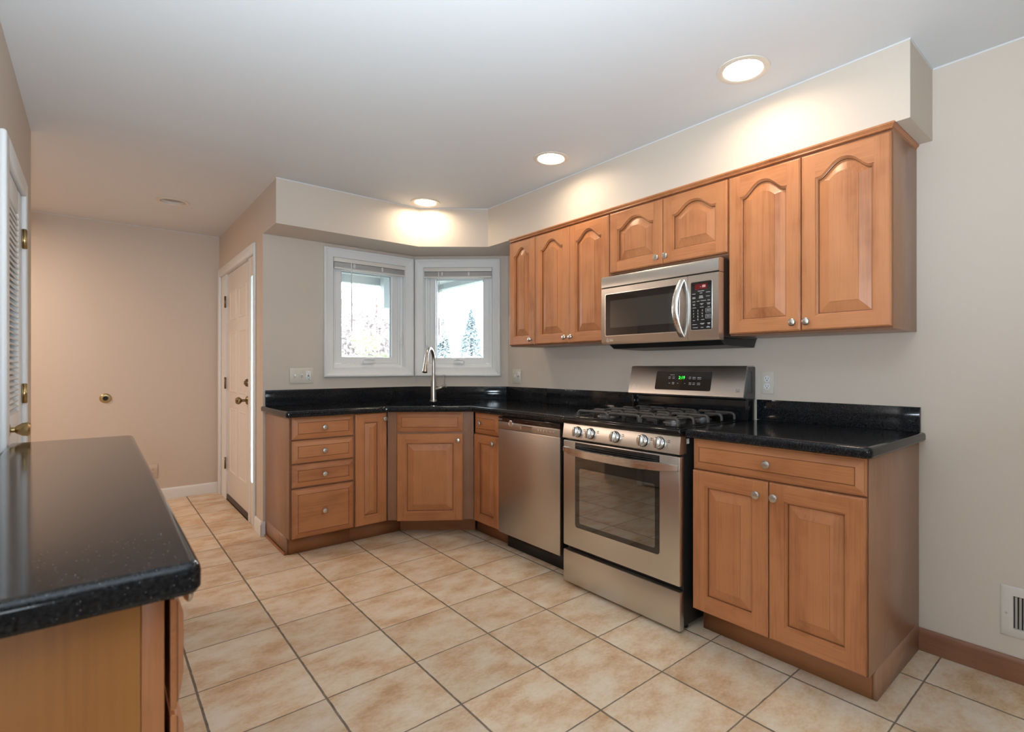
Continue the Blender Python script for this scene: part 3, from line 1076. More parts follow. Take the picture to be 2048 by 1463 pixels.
poly = [loc2(p) for p in [(1.538, 3.5065), (2.0075, 3.1395), (2.606, 3.1395), (2.606, 3.548), (2.028, 4.088), (1.538, 4.088)]]
b = MB().prism(poly, 0.115, 0.62)
front = [loc2(p) for p in [(1.538, 3.5065), (2.0075, 3.1395), (2.02, 3.155), (1.55, 3.522)]]
b.prism(front, 0.62, 0.879)
b.obj('cabinet_body', M_SIDE, r, False)
poly = [loc2(p) for p in [(1.667, 3.585), (2.083, 3.232), (2.09, 3.242), (1.675, 3.597)]]
MB().prism(poly, 0.001, 0.113).obj('toe_kick', M_TOE, r, False)
fz = 0.0
MB().box(0.0, 0.062, -0.004, 0.0, 0.116, 0.879).obj('filler_strip', M_FILL, r, False)
MB().box(SL - 0.070, SL, -0.004, 0.0, 0.116, 0.879).obj('filler_strip', M_FILL, r, False)
drawer(r, 0.066, SL - 0.074, 0.736, 0.876, False, 'false_drawer_front', -0.0215)
door(r, 0.066, SL - 0.074, 0.112, 0.722, 0, (SL - 0.105, 0.678), -0.0215, stile=0.06)

r = thing('base_cabinet', 'narrow maple base cabinet with drawer and door beside the dishwasher', 'cabinet', (BF, 3.112, 0), RP, 'kitchen base cabinets')
W = 3.112 - 2.806
base_body(r, W)
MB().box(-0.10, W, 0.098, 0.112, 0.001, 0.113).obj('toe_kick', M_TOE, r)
drawer(r, 0.008, W - 0.004, 0.733, 0.874, kpos=(0.105, 0.805))
door(r, 0.008, W - 0.004, 0.118, 0.724, 0, (W - 0.05, 0.68), stile=0.052)

# ------------------------------------------------------------------ counters
P = [(0.868, BW - 0.002), (0.868, 3.45), (1.497, 3.45), (1.957, 3.10), (1.957, 2.130), (RW - 0.002, 2.130), (RW - 0.002, DC2[1] - 0.001), (DC1[0] - 0.001, BW - 0.002)]
P = rounded(P, {1: 0.02, 2: 0.02, 3: 0.02}, 4)
# sink hole in the frame of the angled wall
fwv = Vector((math.sin(YAW), math.cos(YAW)))
rtv = Vector((math.cos(YAW), -math.sin(YAW)))


def diag(lat, dep):
    q = rtv * lat + fwv * dep
    return (q.x, q.y)


SC = -0.90
hole = []
for i in range(40):
    a = 2 * PI * i / 40
    ca, sa = math.cos(a), math.sin(a)
    sx = math.copysign(abs(ca) ** 0.55, ca)
    sy = math.copysign(abs(sa) ** 0.55, sa)
    wide = 0.34 + 0.035 * sy
    hole.append(diag(SC + wide * sx, 3.90 + 0.20 * sy))
r = thing('countertop', 'L-shaped black granite countertop with angled corner around the sink', 'countertop')
counter(MB(), P, CT0, CT1, hole).obj('worktop', M_GRAN, r, angle=25)
for x0, x1 in ((0.893, DC1[0] - 0.001),):
    MB().box(x0, x1, BW - 0.021, BW - 0.002, CT1 + 0.0003, 1.028, 0.0015).obj('backsplash', M_GRAN, r)
o = MB().box(0.006, DLEN - 0.004, -0.021, -0.002, CT1 + 0.0003, 1.028, 0.0015).obj('backsplash', M_GRAN, r)
o.location = (*DC1, 0)
o.rotation_euler = (0, 0, DA)
for ya, yb in ((DC2[1] - 0.006, 3.032), (3.030, 2.1315)):
    MB().box(RW - 0.021, RW - 0.002, yb, ya, CT1 + 0.0003, 1.028, 0.0015).obj('backsplash', M_GRAN, r)

r = thing('sink', 'dark undermount kitchen sink set into the corner counter', 'sink')
cx, cy = diag(SC, 3.90)
S = MB()
L = []
for k, z in ((1.02, CT0 - 0.001), (0.985, CT0 - 0.003), (0.96, CT0 - 0.05), (0.93, CT0 - 0.17), (0.84, CT0 - 0.19), (0.2, CT0 - 0.195)):
    L.append([(cx + (x - cx) * k, cy + (y - cy) * k, z) for x, y in hole])
S.loops(L, 0, cap1=True)
S.obj('basin', M_SINK, r)
MB().lathe([(0.043, 0.0), (0.043, 0.003), (0.03, 0.004), (0.0, 0.002)], (cx, cy, CT0 - 0.1945), (0, 0, 1), 20).obj('drain', M_NICKEL, r)

r = thing('countertop', 'short black granite countertop right of the range', 'countertop')
P = rounded([(RW - 0.002, 1.340), (1.957, 1.340), (1.957, 0.606), (RW - 0.002, 0.606)], {2: 0.022}, 5)
counter(MB(), P, CT0, CT1).obj('worktop', M_GRAN, r, angle=25)
MB().box(RW - 0.021, RW - 0.002, 0.622, 1.339, CT1 + 0.0003, 1.022, 0.0015).obj('backsplash', M_GRAN, r)

# ------------------------------------------------------------------ left foreground cabinet and counter (facing +X)
r = thing('countertop', 'long black granite countertop in the left foreground', 'countertop')
P = rounded([(-0.236, 0.868), (0.112, 0.868), (0.112, 2.692), (-0.236, 2.692)], {1: 0.024, 2: 0.02}, 6)
counter(MB(), P, 0.876, 0.918).obj('worktop', M_GRAN, r, angle=25)
r = thing('base_cabinet', 'shallow maple drawer cabinet under the foreground counter', 'cabinet', (0.097, 0.902, 0), PI / 2, 'kitchen base cabinets')
W = 0.39
MB().box(0.022, W, 0.046, 0.33, 0.10, 0.874).obj('cabinet_body', M_SIDE, r, False)
MB().box(0.0, 0.021, 0.052, 0.332, 0.001, 0.874, 0.001).obj('end_panel', M_RAW, r, True, label='yellow-orange plain end panel')
MB().box(0.0, 0.0215, 0.026, 0.0515, 0.001, 0.874, 0.0015).box(0.0215, W, 0.026, 0.0455, 0.10, 0.874).obj('face_frame', M_WV, r)
MB().box(0.022, W, 0.09, 0.1, 0.001, 0.099).obj('toe_kick', M_TOE, r)
for z0, z1 in ((0.706, 0.862), (0.412, 0.698), (0.118, 0.404)):
    drawer(r, 0.003, W - 0.004, z0, z1, kpos=(0.19, 0.802 if z1 > 0.8 else (z0 + z1) / 2 - 0.05))
r = thing('base_cabinet', 'far maple cabinet under the foreground counter, hidden behind the drawers', 'cabinet', (0.097, 1.294, 0), PI / 2, 'kitchen base cabinets')
W = 2.66 - 1.294
MB().box(0.0, W, 0.026, 0.33, 0.10, 0.874).obj('cabinet_body', M_SIDE, r, False)
MB().box(0.0, W, 0.09, 0.1, 0.001, 0.099).obj('toe_kick', M_TOE, r)
for i in range(3):
    a, b_ = W / 3 * i + 0.004, W / 3 * (i + 1) - 0.004
    drawer(r, a, b_, 0.706, 0.862)
    door(r, a, b_, 0.118, 0.698, 0, (b_ - 0.04, 0.65))

# ------------------------------------------------------------------ gas range
r = thing('gas_range', 'stainless steel gas range with black cooktop and glass oven window', 'range', (1.94, 2.122, 0), RP)
W = 0.766
b = MB().box(0.004, W - 0.004, 0.036, 0.655, 0.03, 0.884, 0.002)
for x in (0.04, W - 0.04):
    for y in (0.09, 0.6):
        b.lathe([(0.018, 0.001), (0.018, 0.03)], (x, y, 0), (0, 0, 1), 12)
b.obj('oven_body', M_BLACKP, r)
MB().box(0.001, W - 0.001, 0.0, 0.034, 0.016, 0.190, 0.005, 2).obj('storage_drawer', M_STEEL, r)
od = MB().box(0.001, W - 0.001, 0.0, 0.034, 0.215, 0.792, 0.006, 2).obj('oven_door', M_STEEL, r)
g = MB()
GX0, GX1, GZ0, GZ1 = 0.097, 0.655, 0.329, 0.785
rc = rounded([(GX0, GZ0), (GX1, GZ0), (GX1, GZ1), (GX0, GZ1)], {0: 0.018, 1: 0.018}, 5)
g.loops([[(x, 0.002, z) for x, z in rc], [(x, -0.0015, z) for x, z in rc]], 0, True, True)
g.obj('door_glass', M_GLASSB, od)
rc = rounded([(0.130, 0.355), (0.630, 0.355), (0.630, 0.650), (0.130, 0.650)], {i: 0.012 for i in range(4)}, 4)
MB().loops([[(x, -0.0012, z) for x, z in rc], [(x, -0.0022, z) for x, z in rc]], 0, True, True).obj('oven_window', M_GLASSG, od)
v = MB()
for i in range(5):
    v.box(GX0 + 0.004, GX1 - 0.004, -0.004, -0.0012, 0.738 + i * 0.0095, 0.7425 + i * 0.0095, 0.001, 1)
v.obj('vent_slats', M_BLACKP, od)
h = MB()
n = 24
L = []
for i in range(n + 1):
    t = i / n
    x = 0.006 + (W - 0.012) * t
    s = math.sin(PI * t)
    y = -0.004 - 0.054 * min(1, s * 1.25) ** 0.75
    hh = 0.010 + 0.0075 * min(1.0, s * 3)
    zc = 0.742 - 0.004 * s
    L.append([(x, y - 0.004, zc - hh), (x, y - 0.004, zc + hh), (x, y + 0.003, zc + hh + 0.003), (x, y + 0.010, zc + hh), (x, y + 0.010, zc - hh), (x, y + 0.003, zc - hh - 0.003)])
h.loops(L, 0, True, True)
h.obj('door_handle', M_STEELL, od, angle=50)
cp = MB()
pr = [(-0.002, 0.802), (-0.004, 0.806), (0.006, 0.880), (0.008, 0.883), (0.05, 0.883), (0.05, 0.802)]
cp.yprism(pr, 0.0, W)
cpo = cp.obj('control_panel', M_STEEL, r)
for x in (0.114, 0.211, 0.383, 0.557, 0.654):
    k = MB()
    ax = Vector((0, -1, 0.13)).normalized()
    o_ = Vector((x, 0.0015, 0.843))
    k.lathe([(0.027, 0.0005), (0.027, 0.006), (0.0255, 0.007), (0.0255, 0.018), (0.023, 0.021), (0.0, 0.0215)], o_, ax, 28)
    RM = Matrix.Translation(o_) @ Matrix.Rotation(-0.13, 4, 'X')
    k.box(-0.0075, 0.0075, -0.034, -0.019, -0.024, 0.024, 0.003, 2, mat=RM)
    ko = k.obj('burner_knob', M_CHROME, r)
    MB().lathe([(0.0295, 0.0002), (0.0295, 0.003)], o_, ax, 28).obj('knob_collar', M_BLACKP, ko)
marks('dial_mark', [(x - 0.005, x + 0.005, 0.0003, 0.0028, 0.846 + dz, 0.849 + dz) for x in (0.162, 0.262, 0.433, 0.607, 0.705) for dz in (0.004, 0.012)], pri('dial_mark_dark', (0.12, 0.11, 0.10), 0.5), cpo)
ck = MB().box(-0.003, W + 0.003, -0.006, 0.62, 0.8845, 0.912, 0.008, 3)
ck.box(0.0, W, -0.002, 0.60, 0.910, 0.917, 0.004, 2)
ck.box(0.035, W - 0.035, 0.04, 0.575, 0.9175, 0.9195, 0.001, 1)
ck.obj('cooktop', M_BLACK, r)
for bx, by, br in ((0.165, 0.189, 0.048), (0.165, 0.436, 0.036), (0.383, 0.3125, 0.042), (0.60, 0.189, 0.042), (0.60, 0.436, 0.036)):
    bu = MB().lathe([(br + 0.012, 0.0), (br + 0.010, 0.004), (br, 0.006), (br, 0.016), (br - 0.004, 0.018), (0.0, 0.018)], (bx, by, 0.9197), (0, 0, 1), 24).obj('burner', M_BURN, r)
    MB().lathe([(br + 0.002, 0.0), (br + 0.002, 0.005), (br - 0.004, 0.009), (0.0, 0.0095)], (bx, by, 0.938), (0, 0, 1), 24).obj('burner_cap', M_BLACK, bu)


def grate(x0, x1, y0, y1, bs):
    g = MB()
    zt, t = 0.957, 0.0065

    def hoop(y, w=0.0076):
        # a bar across the grate whose ends bend down to the cooktop
        for xa, xb in spans(y):
            P_ = []
            if xa == x0:
                P_ += [(x0, y, 0.9205), (x0 + 0.001, y, 0.940), (x0 + 0.008, y, zt - 0.009)]
            P_ += [(xa + (0.018 if xa == x0 else 0), y, zt - 0.006), (xb - (0.018 if xb == x1 else 0), y, zt - 0.006)]
            if xb == x1:
                P_ += [(x1 - 0.008, y, zt - 0.009), (x1 - 0.001, y, 0.940), (x1, y, 0.9205)]
            g.tube(P_, w, 8)

    def spans(y):
        for bx, by in bs:
            if abs(y - by) < 0.02:
                return [(x0, bx - 0.028), (bx + 0.028, x1)]
        return [(x0, x1)]
    ym = (y0 + y1) / 2
    q = (y1 - y0) / 4
    for y in (y0, y0 + q, ym, y1 - q, y1):
        hoop(y)
    for x in (x0 + 0.03, x1 - 0.03):
        g.tube([(x, y0, zt - 0.009), (x, y1, zt - 0.009)], 0.005, 8)
    for bx, by in bs:
        ry = q if len(bs) > 1 else 2 * q
        g.tube([(bx, by - ry, zt - 0.006), (bx, by - 0.028, zt - 0.006)], 0.005, 8)
        g.tube([(bx, by + 0.028, zt - 0.006), (bx, by + ry, zt - 0.006)], 0.005, 8)
    return g.obj('grate', M_IRON, r)


grate(0.055, 0.272, 0.065, 0.560, [(0.165, 0.189), (0.165, 0.436)])
grate(0.282, 0.484, 0.065, 0.560, [(0.383, 0.3125)])
grate(0.494, 0.711, 0.065, 0.560, [(0.60, 0.189), (0.60, 0.436)])
MB().box(0.012, W - 0.012, 0.606, 0.655, 0.912, 1.04, 0.003).box(-0.004, 0.010, 0.59, 0.655, 0.885, 1.03, 0.002).box(W - 0.010, W + 0.004, 0.59, 0.655, 0.885, 1.03, 0.002).obj('riser', M_BLACK, r)
bgd = MB()
pr = [(0.548, 1.034), (0.585, 1.190), (0.590, 1.196), (0.597, 1.198), (0.66, 1.198), (0.66, 1.02), (0.605, 1.02), (0.555, 1.030)]
bgd.yprism(pr, 0.0, W)
bgo = bgd.obj('backguard', M_STEEL, r)
ec = MB()
pe = [(0.560, 1.032), (0.594, 1.192), (0.662, 1.192), (0.662, 1.022), (0.607, 1.0185)]
ec.yprism(pe, W + 0.0002, W + 0.005).yprism(pe, -0.005, -0.0002)
ec.yprism([(0.556, 1.0295), (0.605, 1.0195), (0.655, 1.0195), (0.655, 1.016), (0.604, 1.015), (0.555, 1.027)], 0.0, W)
ec.obj('end_caps', pri('dark_gloss_trim', (0.03, 0.032, 0.035), 0.1, spec=0.8), bgo, False)
SLP = math.atan2(0.037, 0.156)


def onbg(z):
    return 0.548 + (z - 1.034) * 0.037 / 0.156


dp = MB()
rc = rounded([(0.200, 1.060), (0.572, 1.060), (0.572, 1.166), (0.200, 1.166)], {i: 0.010 for i in range(4)}, 4)
dp.loops([[(x, onbg(z) + 0.001, z) for x, z in rc], [(x, onbg(z) - 0.0015, z) for x, z in rc]], 0, True, True)
dpo = dp.obj('display_panel', M_GLASSB, bgo)
text('clock_digits', '2:19', 0.025, 0.380, onbg(1.130) - 0.002, 1.130, M_GREEN, dpo, tilt=-SLP)
mk = []
for x, z, wd in ((0.297, 1.130, 0.016), (0.325, 1.130, 0.016), (0.435, 1.130, 0.014), (0.462, 1.129, 0.02), (0.495, 1.129, 0.024), (0.30, 1.098, 0.012), (0.326, 1.098, 0.015), (0.358, 1.098, 0.006), (0.405, 1.098, 0.006), (0.44, 1.098, 0.016), (0.464, 1.098, 0.016), (0.495, 1.098, 0.02), (0.315, 1.146, 0.03)):
    for dz in ((0.004, -0.004) if wd > 0.013 and z < 1.14 else (0,)):
        y = onbg(z + dz) - 0.0022
        mk.append((x - wd / 2, x + wd / 2, y, y + 0.001, z + dz - 0.0014, z + dz + 0.0014))
marks('touch_key_mark', mk, M_MARK, dpo)
brand_mark('logo', 0.040, onbg(1.072) - 0.0008, 1.072, 0.020, M_LOGO, bgo, SLP)
mk = MB()
MT = Matrix.Translation((0.732, onbg(1.067) - 0.0006, 1.067)) @ Matrix.Rotation(-SLP, 4, 'X')
for a, b_, cc, d in ((-0.010, 0.010, -0.009, -0.0075), (-0.010, 0.010, 0.0075, 0.009), (-0.010, -0.0085, -0.009, 0.009), (0.0085, 0.010, -0.009, 0.009), (-0.005, 0.005, -0.004, 0.002)):
    mk.box(a, b_, -0.0005, 0.0005, cc, d, mat=MT)
mk.obj('square_mark', pri('etched_mark', (0.25, 0.22, 0.2), 0.5), bgo, False)
MB().box(W - 0.0035, W - 0.0028, 0.046, 0.075, 0.845, 0.868).obj('paper_sticker', M_WPL, r, False)

# ------------------------------------------------------------------ microwave
r = thing('microwave', 'stainless over-the-range microwave with curved handle and black keypad', 'microwave', (2.218, 2.0945, 0), RP)
W = 0.7615
MB().box(0.006, W - 0.008, 0.046, 0.388, 1.335, 1.716, 0.002).obj('microwave_body', M_BROWNP, r)
MB().yprism([(0.006, 1.6485), (0.0, 1.652), (0.0, 1.700), (0.006, 1.712), (0.016, 1.7155), (0.045, 1.7155), (0.045, 1.6485)], 0.0, W).obj('vent_panel', M_STEEL, r)
md = MB().yprism([(0.010, 1.322), (0.0, 1.340), (0.0, 1.643), (0.003, 1.6455), (0.045, 1.6455), (0.045, 1.322)], 0.0, 0.588).obj('microwave_door', M_STEEL, r)
mc = MB().yprism([(0.010, 1.322), (0.0, 1.340), (0.0, 1.643), (0.003, 1.6455), (0.045, 1.6455), (0.045, 1.322)], 0.590, W).obj('control_panel', M_STEEL, r)


def plate(x0, x1, z0, z1, rad, y0, y1):
    rc = rounded([(x0, z0), (x1, z0), (x1, z1), (x0, z1)], {i: rad for i in range(4)}, 5)
    return MB().loops([[(x, y0, z) for x, z in rc], [(x, y1, z) for x, z in rc]], 0, True, True)


plate(0.030, 0.540, 1.368, 1.612, 0.012, 0.001, -0.0022).obj('window_trim', M_CHROME, md)
plate(0.036, 0.539, 1.372, 1.608, 0.010, 0.0, -0.0032).obj('door_glass', M_GLASSB, md)
plate(0.072, 0.508, 1.415, 1.570, 0.004, -0.002, -0.0038).obj('mesh_screen', M_MESHG, md)
h = MB()
L = []
n = 20
for i in range(n + 1):
    t = i / n
    s = math.sin(PI * t)
    zc = 1.340 + 0.292 * t
    y = 0.002 - 0.056 * s ** 0.8
    xc = 0.555 - 0.006 * s
    hw = 0.015
    L.append([(xc - hw, y - 0.002, zc), (xc - hw * 0.6, y - 0.006, zc), (xc + hw * 0.6, y - 0.006, zc), (xc + hw, y - 0.002, zc), (xc + hw, y + 0.006, zc), (xc - hw, y + 0.006, zc)])
h.loops(L, 0, True, True)
h.obj('door_handle', M_STEELL, md, angle=45)
brand_mark('logo', 0.052, -0.0008, 1.345, 0.018, M_LOGO, md)
plate(0.607, 0.727, 1.370, 1.6105, 0.010, 0.001, -0.0020).obj('keypad_trim', M_CHROME, mc)
kp = plate(0.611, 0.726, 1.374, 1.608, 0.008, 0.0, -0.0032).obj('keypad', M_GLASSB, mc)
plate(0.634, 0.702, 1.570, 1.597, 0.002, -0.002, -0.0036).obj('clock_window', M_REDD, kp)
text('clock_digits', '- :00', 0.017, 0.678, -0.0042, 1.584, M_PINKD, kp)
mk = []
for x, z, wd in ((0.668, 1.562, 0.034), (0.628, 1.550, 0.018), (0.668, 1.552, 0.014), (0.707, 1.553, 0.022), (0.628, 1.533, 0.016), (0.628, 1.528, 0.018), (0.668, 1.538, 0.02), (0.668, 1.533, 0.022), (0.668, 1.528, 0.024),
                 (0.706, 1.534, 0.02), (0.628, 1.512, 0.016), (0.652, 1.513, 0.014), (0.681, 1.514, 0.028), (0.711, 1.514, 0.014), (0.628, 1.499, 0.014), (0.628, 1.494, 0.01), (0.672, 1.500, 0.02), (0.672, 1.495, 0.01), (0.710, 1.500, 0.02), (0.710, 1.495, 0.014),
                 (0.630, 1.482, 0.02), (0.672, 1.483, 0.02), (0.711, 1.482, 0.013), (0.628, 1.420, 0.012), (0.678, 1.422, 0.016), (0.632, 1.400, 0.026), (0.675, 1.404, 0.024), (0.675, 1.400, 0.016), (0.711, 1.404, 0.016), (0.711, 1.399, 0.012), (0.636, 1.384, 0.028), (0.674, 1.384, 0.014), (0.708, 1.387, 0.014), (0.708, 1.383, 0.02)):
    mk.append((x - wd / 2, x + wd / 2, -0.0040, -0.0030, z - 0.0010, z + 0.0010))
marks('key_mark', mk, M_MARK, kp)
for z0 in (1.427, 1.455):
    mk = MB()
    for a, b_, cc, d in ((0.694, 0.721, z0, z0 + 0.001), (0.694, 0.721, z0 + 0.019, z0 + 0.020), (0.694, 0.695, z0, z0 + 0.020), (0.720, 0.721, z0, z0 + 0.020), (0.699, 0.716, z0 + 0.006, z0 + 0.008), (0.699, 0.716, z0 + 0.012, z0 + 0.014)):
        mk.box(a, b_, -0.0040, -0.0030, cc, d)
    mk.obj('boxed_key', M_MARK, kp, False)
for i, row in enumerate(('123', '456', '789', ' 0 ')):
    for j, ch in enumerate(row):
        if ch != ' ':
            text('key_digit', ch, 0.0125, 0.626 + j * 0.0245, -0.0036, 1.467 - i * 0.0145, M_MARK, kp)
MB().yprism([(0.05, 1.334), (0.035, 1.322), (0.075, 1.298), (0.36, 1.292), (0.385, 1.334)], 0.03, W - 0.012).obj('underside_tray', M_BLACKP, r, False)

# ------------------------------------------------------------------ dishwasher
r = thing('dishwasher', 'stainless steel dishwasher with dark control strip left of the range', 'dishwasher', (1.985, 2.803, 0), RP)
W = 0.606
MB().box(0.004, W - 0.004, 0.03, 0.6, 0.10, 0.876, 0.002).obj('tub_body', M_BLACKP, r)
MB().box(0.0, W, 0.0, 0.028, 0.112, 0.7895, 0.005).obj('door_panel', M_STEELV, r)
bd = MB().box(0.0, W, -0.001, 0.028, 0.791, 0.836, 0.002).obj('control_band', M_STEELV, r)
st = MB().box(0.0, W, 0.0, 0.028, 0.837, 0.868, 0.002).obj('control_strip', pri('dark_brown_gloss', (0.022, 0.012, 0.010), 0.12), r)
brand_mark('logo', 0.014, -0.0008, 0.852, 0.013, M_LOGO, st)
mk = []
for x, wd in ((0.10, 0.05), (0.28, 0.03), (0.42, 0.02), (0.50, 0.03)):
    mk.append((x, x + wd, -0.0008, 0.0002, 0.850, 0.852))
marks('printed_mark', mk, pri('brown_print', (0.12, 0.08, 0.06), 0.5), st)
MB().lathe([(0.020, -0.001), (0.020, 0.003), (0.017, 0.004), (0.017, 0.0025), (0.0, 0.0025)], (0.138, -0.0012, 0.832), (0, -1, 0), 24).obj('round_badge', M_STEELL, bd)
hp = MB()
hp.loops([[(0.238, -0.0014, 0.798), (0.358, -0.0014, 0.798), (0.358, -0.0014, 0.828), (0.238, -0.0014, 0.828)], [(0.241, -0.004, 0.801), (0.355, -0.004, 0.801), (0.355, -0.004, 0.825), (0.241, -0.004, 0.825)], [(0.244, -0.0012, 0.804), (0.352, -0.0012, 0.804), (0.352, -0.0012, 0.822), (0.244, -0.0012, 0.822)]], 0, False, True)
hp.obj('latch_handle', M_CHROME, bd, False)
for i, x in enumerate((0.405, 0.431, 0.457, 0.483, 0.520, 0.545)):
    MB().box(x, x + 0.010, -0.0035, -0.0011, 0.805, 0.818, 0.001).obj('button', M_STEELL, bd)
MB().box(0.004, W - 0.004, 0.075, 0.09, 0.002, 0.098).obj('toe_panel', M_BLACKP, r)

# ------------------------------------------------------------------ faucet
fx, fy = diag(-0.965, 4.215)
r = thing('faucet', 'brushed nickel gooseneck pull-down faucet behind the sink', 'faucet', (fx, fy, CT1), -YAW)
# local x = picture right, local -y = towards the camera
f = MB()
f.lathe([(0.030, 0.0005), (0.030, 0.004), (0.0265, 0.008), (0.025, 0.05), (0.024, 0.10), (0.020, 0.16), (0.0165, 0.205), (0.0145, 0.216)], (0, 0, 0), (0, 0, 1), 24)
f.obj('column', M_NICKEL, r)
nk = MB()
pts = [(0, 0, 0.2165), (0, 0, 0.30)]
pts += [(-0.008 * (1 - math.cos(a)), -0.088 * (1 - math.cos(a)), 0.325 + 0.095 * math.sin(a)) for a in [PI * 0.92 * i / 16 for i in range(17)]]
nk.tube(pts, 0.0135, 16)
nk.obj('neck', M_NICKEL, r)
e = Vector(pts[-1])
dv = (Vector(pts[-1]) - Vector(pts[-2])).normalized()
hd = MB()
hd.lathe([(0.0137, 0.0), (0.0145, 0.004), (0.015, 0.05), (0.0195, 0.105), (0.021, 0.118), (0.019, 0.122), (0.0, 0.122)], e + dv * 0.001, dv, 22)
hd.obj('spray_head', M_NICKEL, r)
hb = MB()
hdv = Vector((0.93, -0.12, 0.34)).normalized()
hb.lathe([(0.016, 0.0), (0.016, 0.062), (0.0155, 0.063), (0.0155, 0.065), (0.016, 0.066), (0.016, 0.094), (0.013, 0.097), (0.0, 0.097)], Vector((0.012, 0, 0.088)), hdv, 18)
hb.obj('handle_base', M_NICKEL, r)
p = Vector((0.012, 0, 0.088)) + hdv * 0.08
MB().tube([p, p + Vector((0, 0, 0.05)), p + Vector((0, 0.004, 0.095))], [0.0055, 0.005, 0.0065], 10).obj('lever', M_NICKEL, r)

# ------------------------------------------------------------------ outlets and switches (local: x right, y into wall)


def plate_thing(label, loc, rz, gangs, group='electrical wall plates', mat=None, rmat=None):
    """gangs: list of 't' toggle, 'g' gfci, 'd' duplex, in order"""
    r = thing('wall_plate', label, 'outlet' if 't' not in gangs else 'switch plate', loc, rz, group)
    n = len(gangs)
    W = 0.07 + 0.046 * (n - 1)
    H = 0.115
    p = MB()
    p.box(-W / 2, W / 2, -0.006, -0.001, -H / 2, H / 2, 0.003, 2)
    p.obj('cover_plate', mat or M_PLATE, r)
    for i, gk in enumerate(gangs):
        x = (i - (n - 1) / 2) * 0.046
        if gk == 't':
            s = MB().box(x - 0.0055, x + 0.0055, -0.0068, -0.0058, -0.012, 0.012)
            up = 1 if i == 0 else -1
            s.box(x - 0.0045, x + 0.0045, -0.017, -0.006, -0.004, 0.004, 0.001, 1, mat=Matrix.Rotation(0.5 * up, 4, 'X'))
            so = s.obj('toggle_switch', M_WPL, r)
        else:
            if gk == 'g':
                g = MB().box(x - 0.0165, x + 0.0165, -0.008, -0.005, -0.0335, 0.0335, 0.001, 1)
            else:
                g = MB()
                for dz in (0.0195, -0.0195):
                    g.lathe([(0.0165, 0.005), (0.0165, 0.0082), (0.0, 0.0082)], (x, 0, dz), (0, -1, 0), 20)
            go = g.obj('receptacle', rmat or M_WPL, r)
            sl = MB()
            for dz in ((0.022, -0.018) if gk == 'g' else (0.0195, -0.0195)):
                sl.box(x - 0.0072, x - 0.0052, -0.0087, -0.0078, dz - 0.001, dz + 0.0075)
                sl.box(x + 0.0052, x + 0.0072, -0.0087, -0.0078, dz - 0.001, dz + 0.0065)
                sl.lathe([(0.0028, 0.0078), (0.0028, 0.0087)], (x, 0, dz - 0.0075), (0, -1, 0), 10)
            sl.obj('slots', M_SLOT, go, False)
            if gk == 'g':
                MB().box(x - 0.006, x + 0.006, -0.0092, -0.008, 0.001, 0.006).obj('reset_button', M_RED, go, False)
                MB().box(x - 0.006, x + 0.006, -0.0092, -0.008, -0.0065, -0.001).obj('test_button', M_SLOT, go, False)
        if gk != 'd':
            sc_ = MB()
            for dz in ((0.041, -0.041) if gk == 'g' else (0.03, -0.03)):
                sc_.lathe([(0.0028, 0.0055), (0.0025, 0.0066), (0.0, 0.0068)], (x, 0, dz), (0, -1, 0), 8)
            sc_.obj('plate_screws', M_PLATE, r)
    return r


plate_thing('almond triple wall plate with two switches and an outlet left of the window', (1.135, BW, 1.128), 0, 'ttg')
plate_thing('almond double wall plate with switch and outlet under the narrow wall cabinet', (RW, 3.425, 1.116), RP, 'tg')
plate_thing('almond duplex outlet on the wall just right of the range', (RW, 1.290, 1.110), RP, 'd')
plate_thing('beige outlet low on the far hall wall behind the foreground counter', (0.375, FW, 0.262), 0, 'd', mat=M_TANP, rmat=M_TANP)

# brass ring on the far wall
r = thing('wall_ring', 'small round brass ring with dark centre on the far hall wall', 'wall fitting', (0.056, FW, 0.926), 0)
MB().lathe([(0.040, 0.001), (0.040, 0.004), (0.032, 0.011), (0.019, 0.013), (0.017, 0.006), (0.0165, 0.002)], (0, 0, 0), (0, -1, 0), 28).obj('flange', M_BRASS, r)
MB().lathe([(0.0165, 0.001), (0.0165, 0.003), (0.0, 0.003)], (0, 0, 0), (0, -1, 0), 20).obj('dark_centre', M_SLOT, r)

# air register on the right wall (local x = .366 - Y)
r = thing('wall_register', 'cream louvered air register low on the right wall', 'vent', (RW, 0.367, 0.262), RP)
f = MB()
VW, VH = 0.31, 0.096
f.loops([[(0, -0.001, -VH), (VW, -0.001, -VH), (VW, -0.001, VH), (0, -0.001, VH)], [(0, -0.003, -VH), (VW, -0.003, -VH), (VW, -0.003, VH), (0, -0.003, VH)],
         [(0.006, -0.007, -VH + 0.006), (VW - 0.006, -0.007, -VH + 0.006), (VW - 0.006, -0.007, VH - 0.006), (0.006, -0.007, VH - 0.006)],
         [(0.038, -0.008, -VH + 0.034), (VW - 0.038, -0.008, -VH + 0.034), (VW - 0.038, -0.008, VH - 0.034), (0.038, -0.008, VH - 0.034)],
         [(0.040, -0.002, -VH + 0.036), (VW - 0.040, -0.002, -VH + 0.036), (VW - 0.040, -0.002, VH - 0.036), (0.040, -0.002, VH - 0.036)]])
f.obj('register_frame', pri('register_cream', (0.64, 0.60, 0.54), 0.4), r)
MB().box(0.038, VW - 0.038, -0.0022, -0.0012, -VH + 0.034, VH - 0.034).obj('dark_duct', M_SLOT, r, False)
s = MB()
x = 0.047
while x < VW - 0.044:
    s.box(-0.0035, 0.0035, -0.0012, 0.0012, -VH + 0.036, VH - 0.036, mat=Matrix.Translation((x, -0.0055, 0)) @ Matrix.Rotation(0.6, 4, 'Z'))
    x += 0.0118
s.obj('louvers', pri('register_louver', (0.42, 0.40, 0.37), 0.4), r, False)
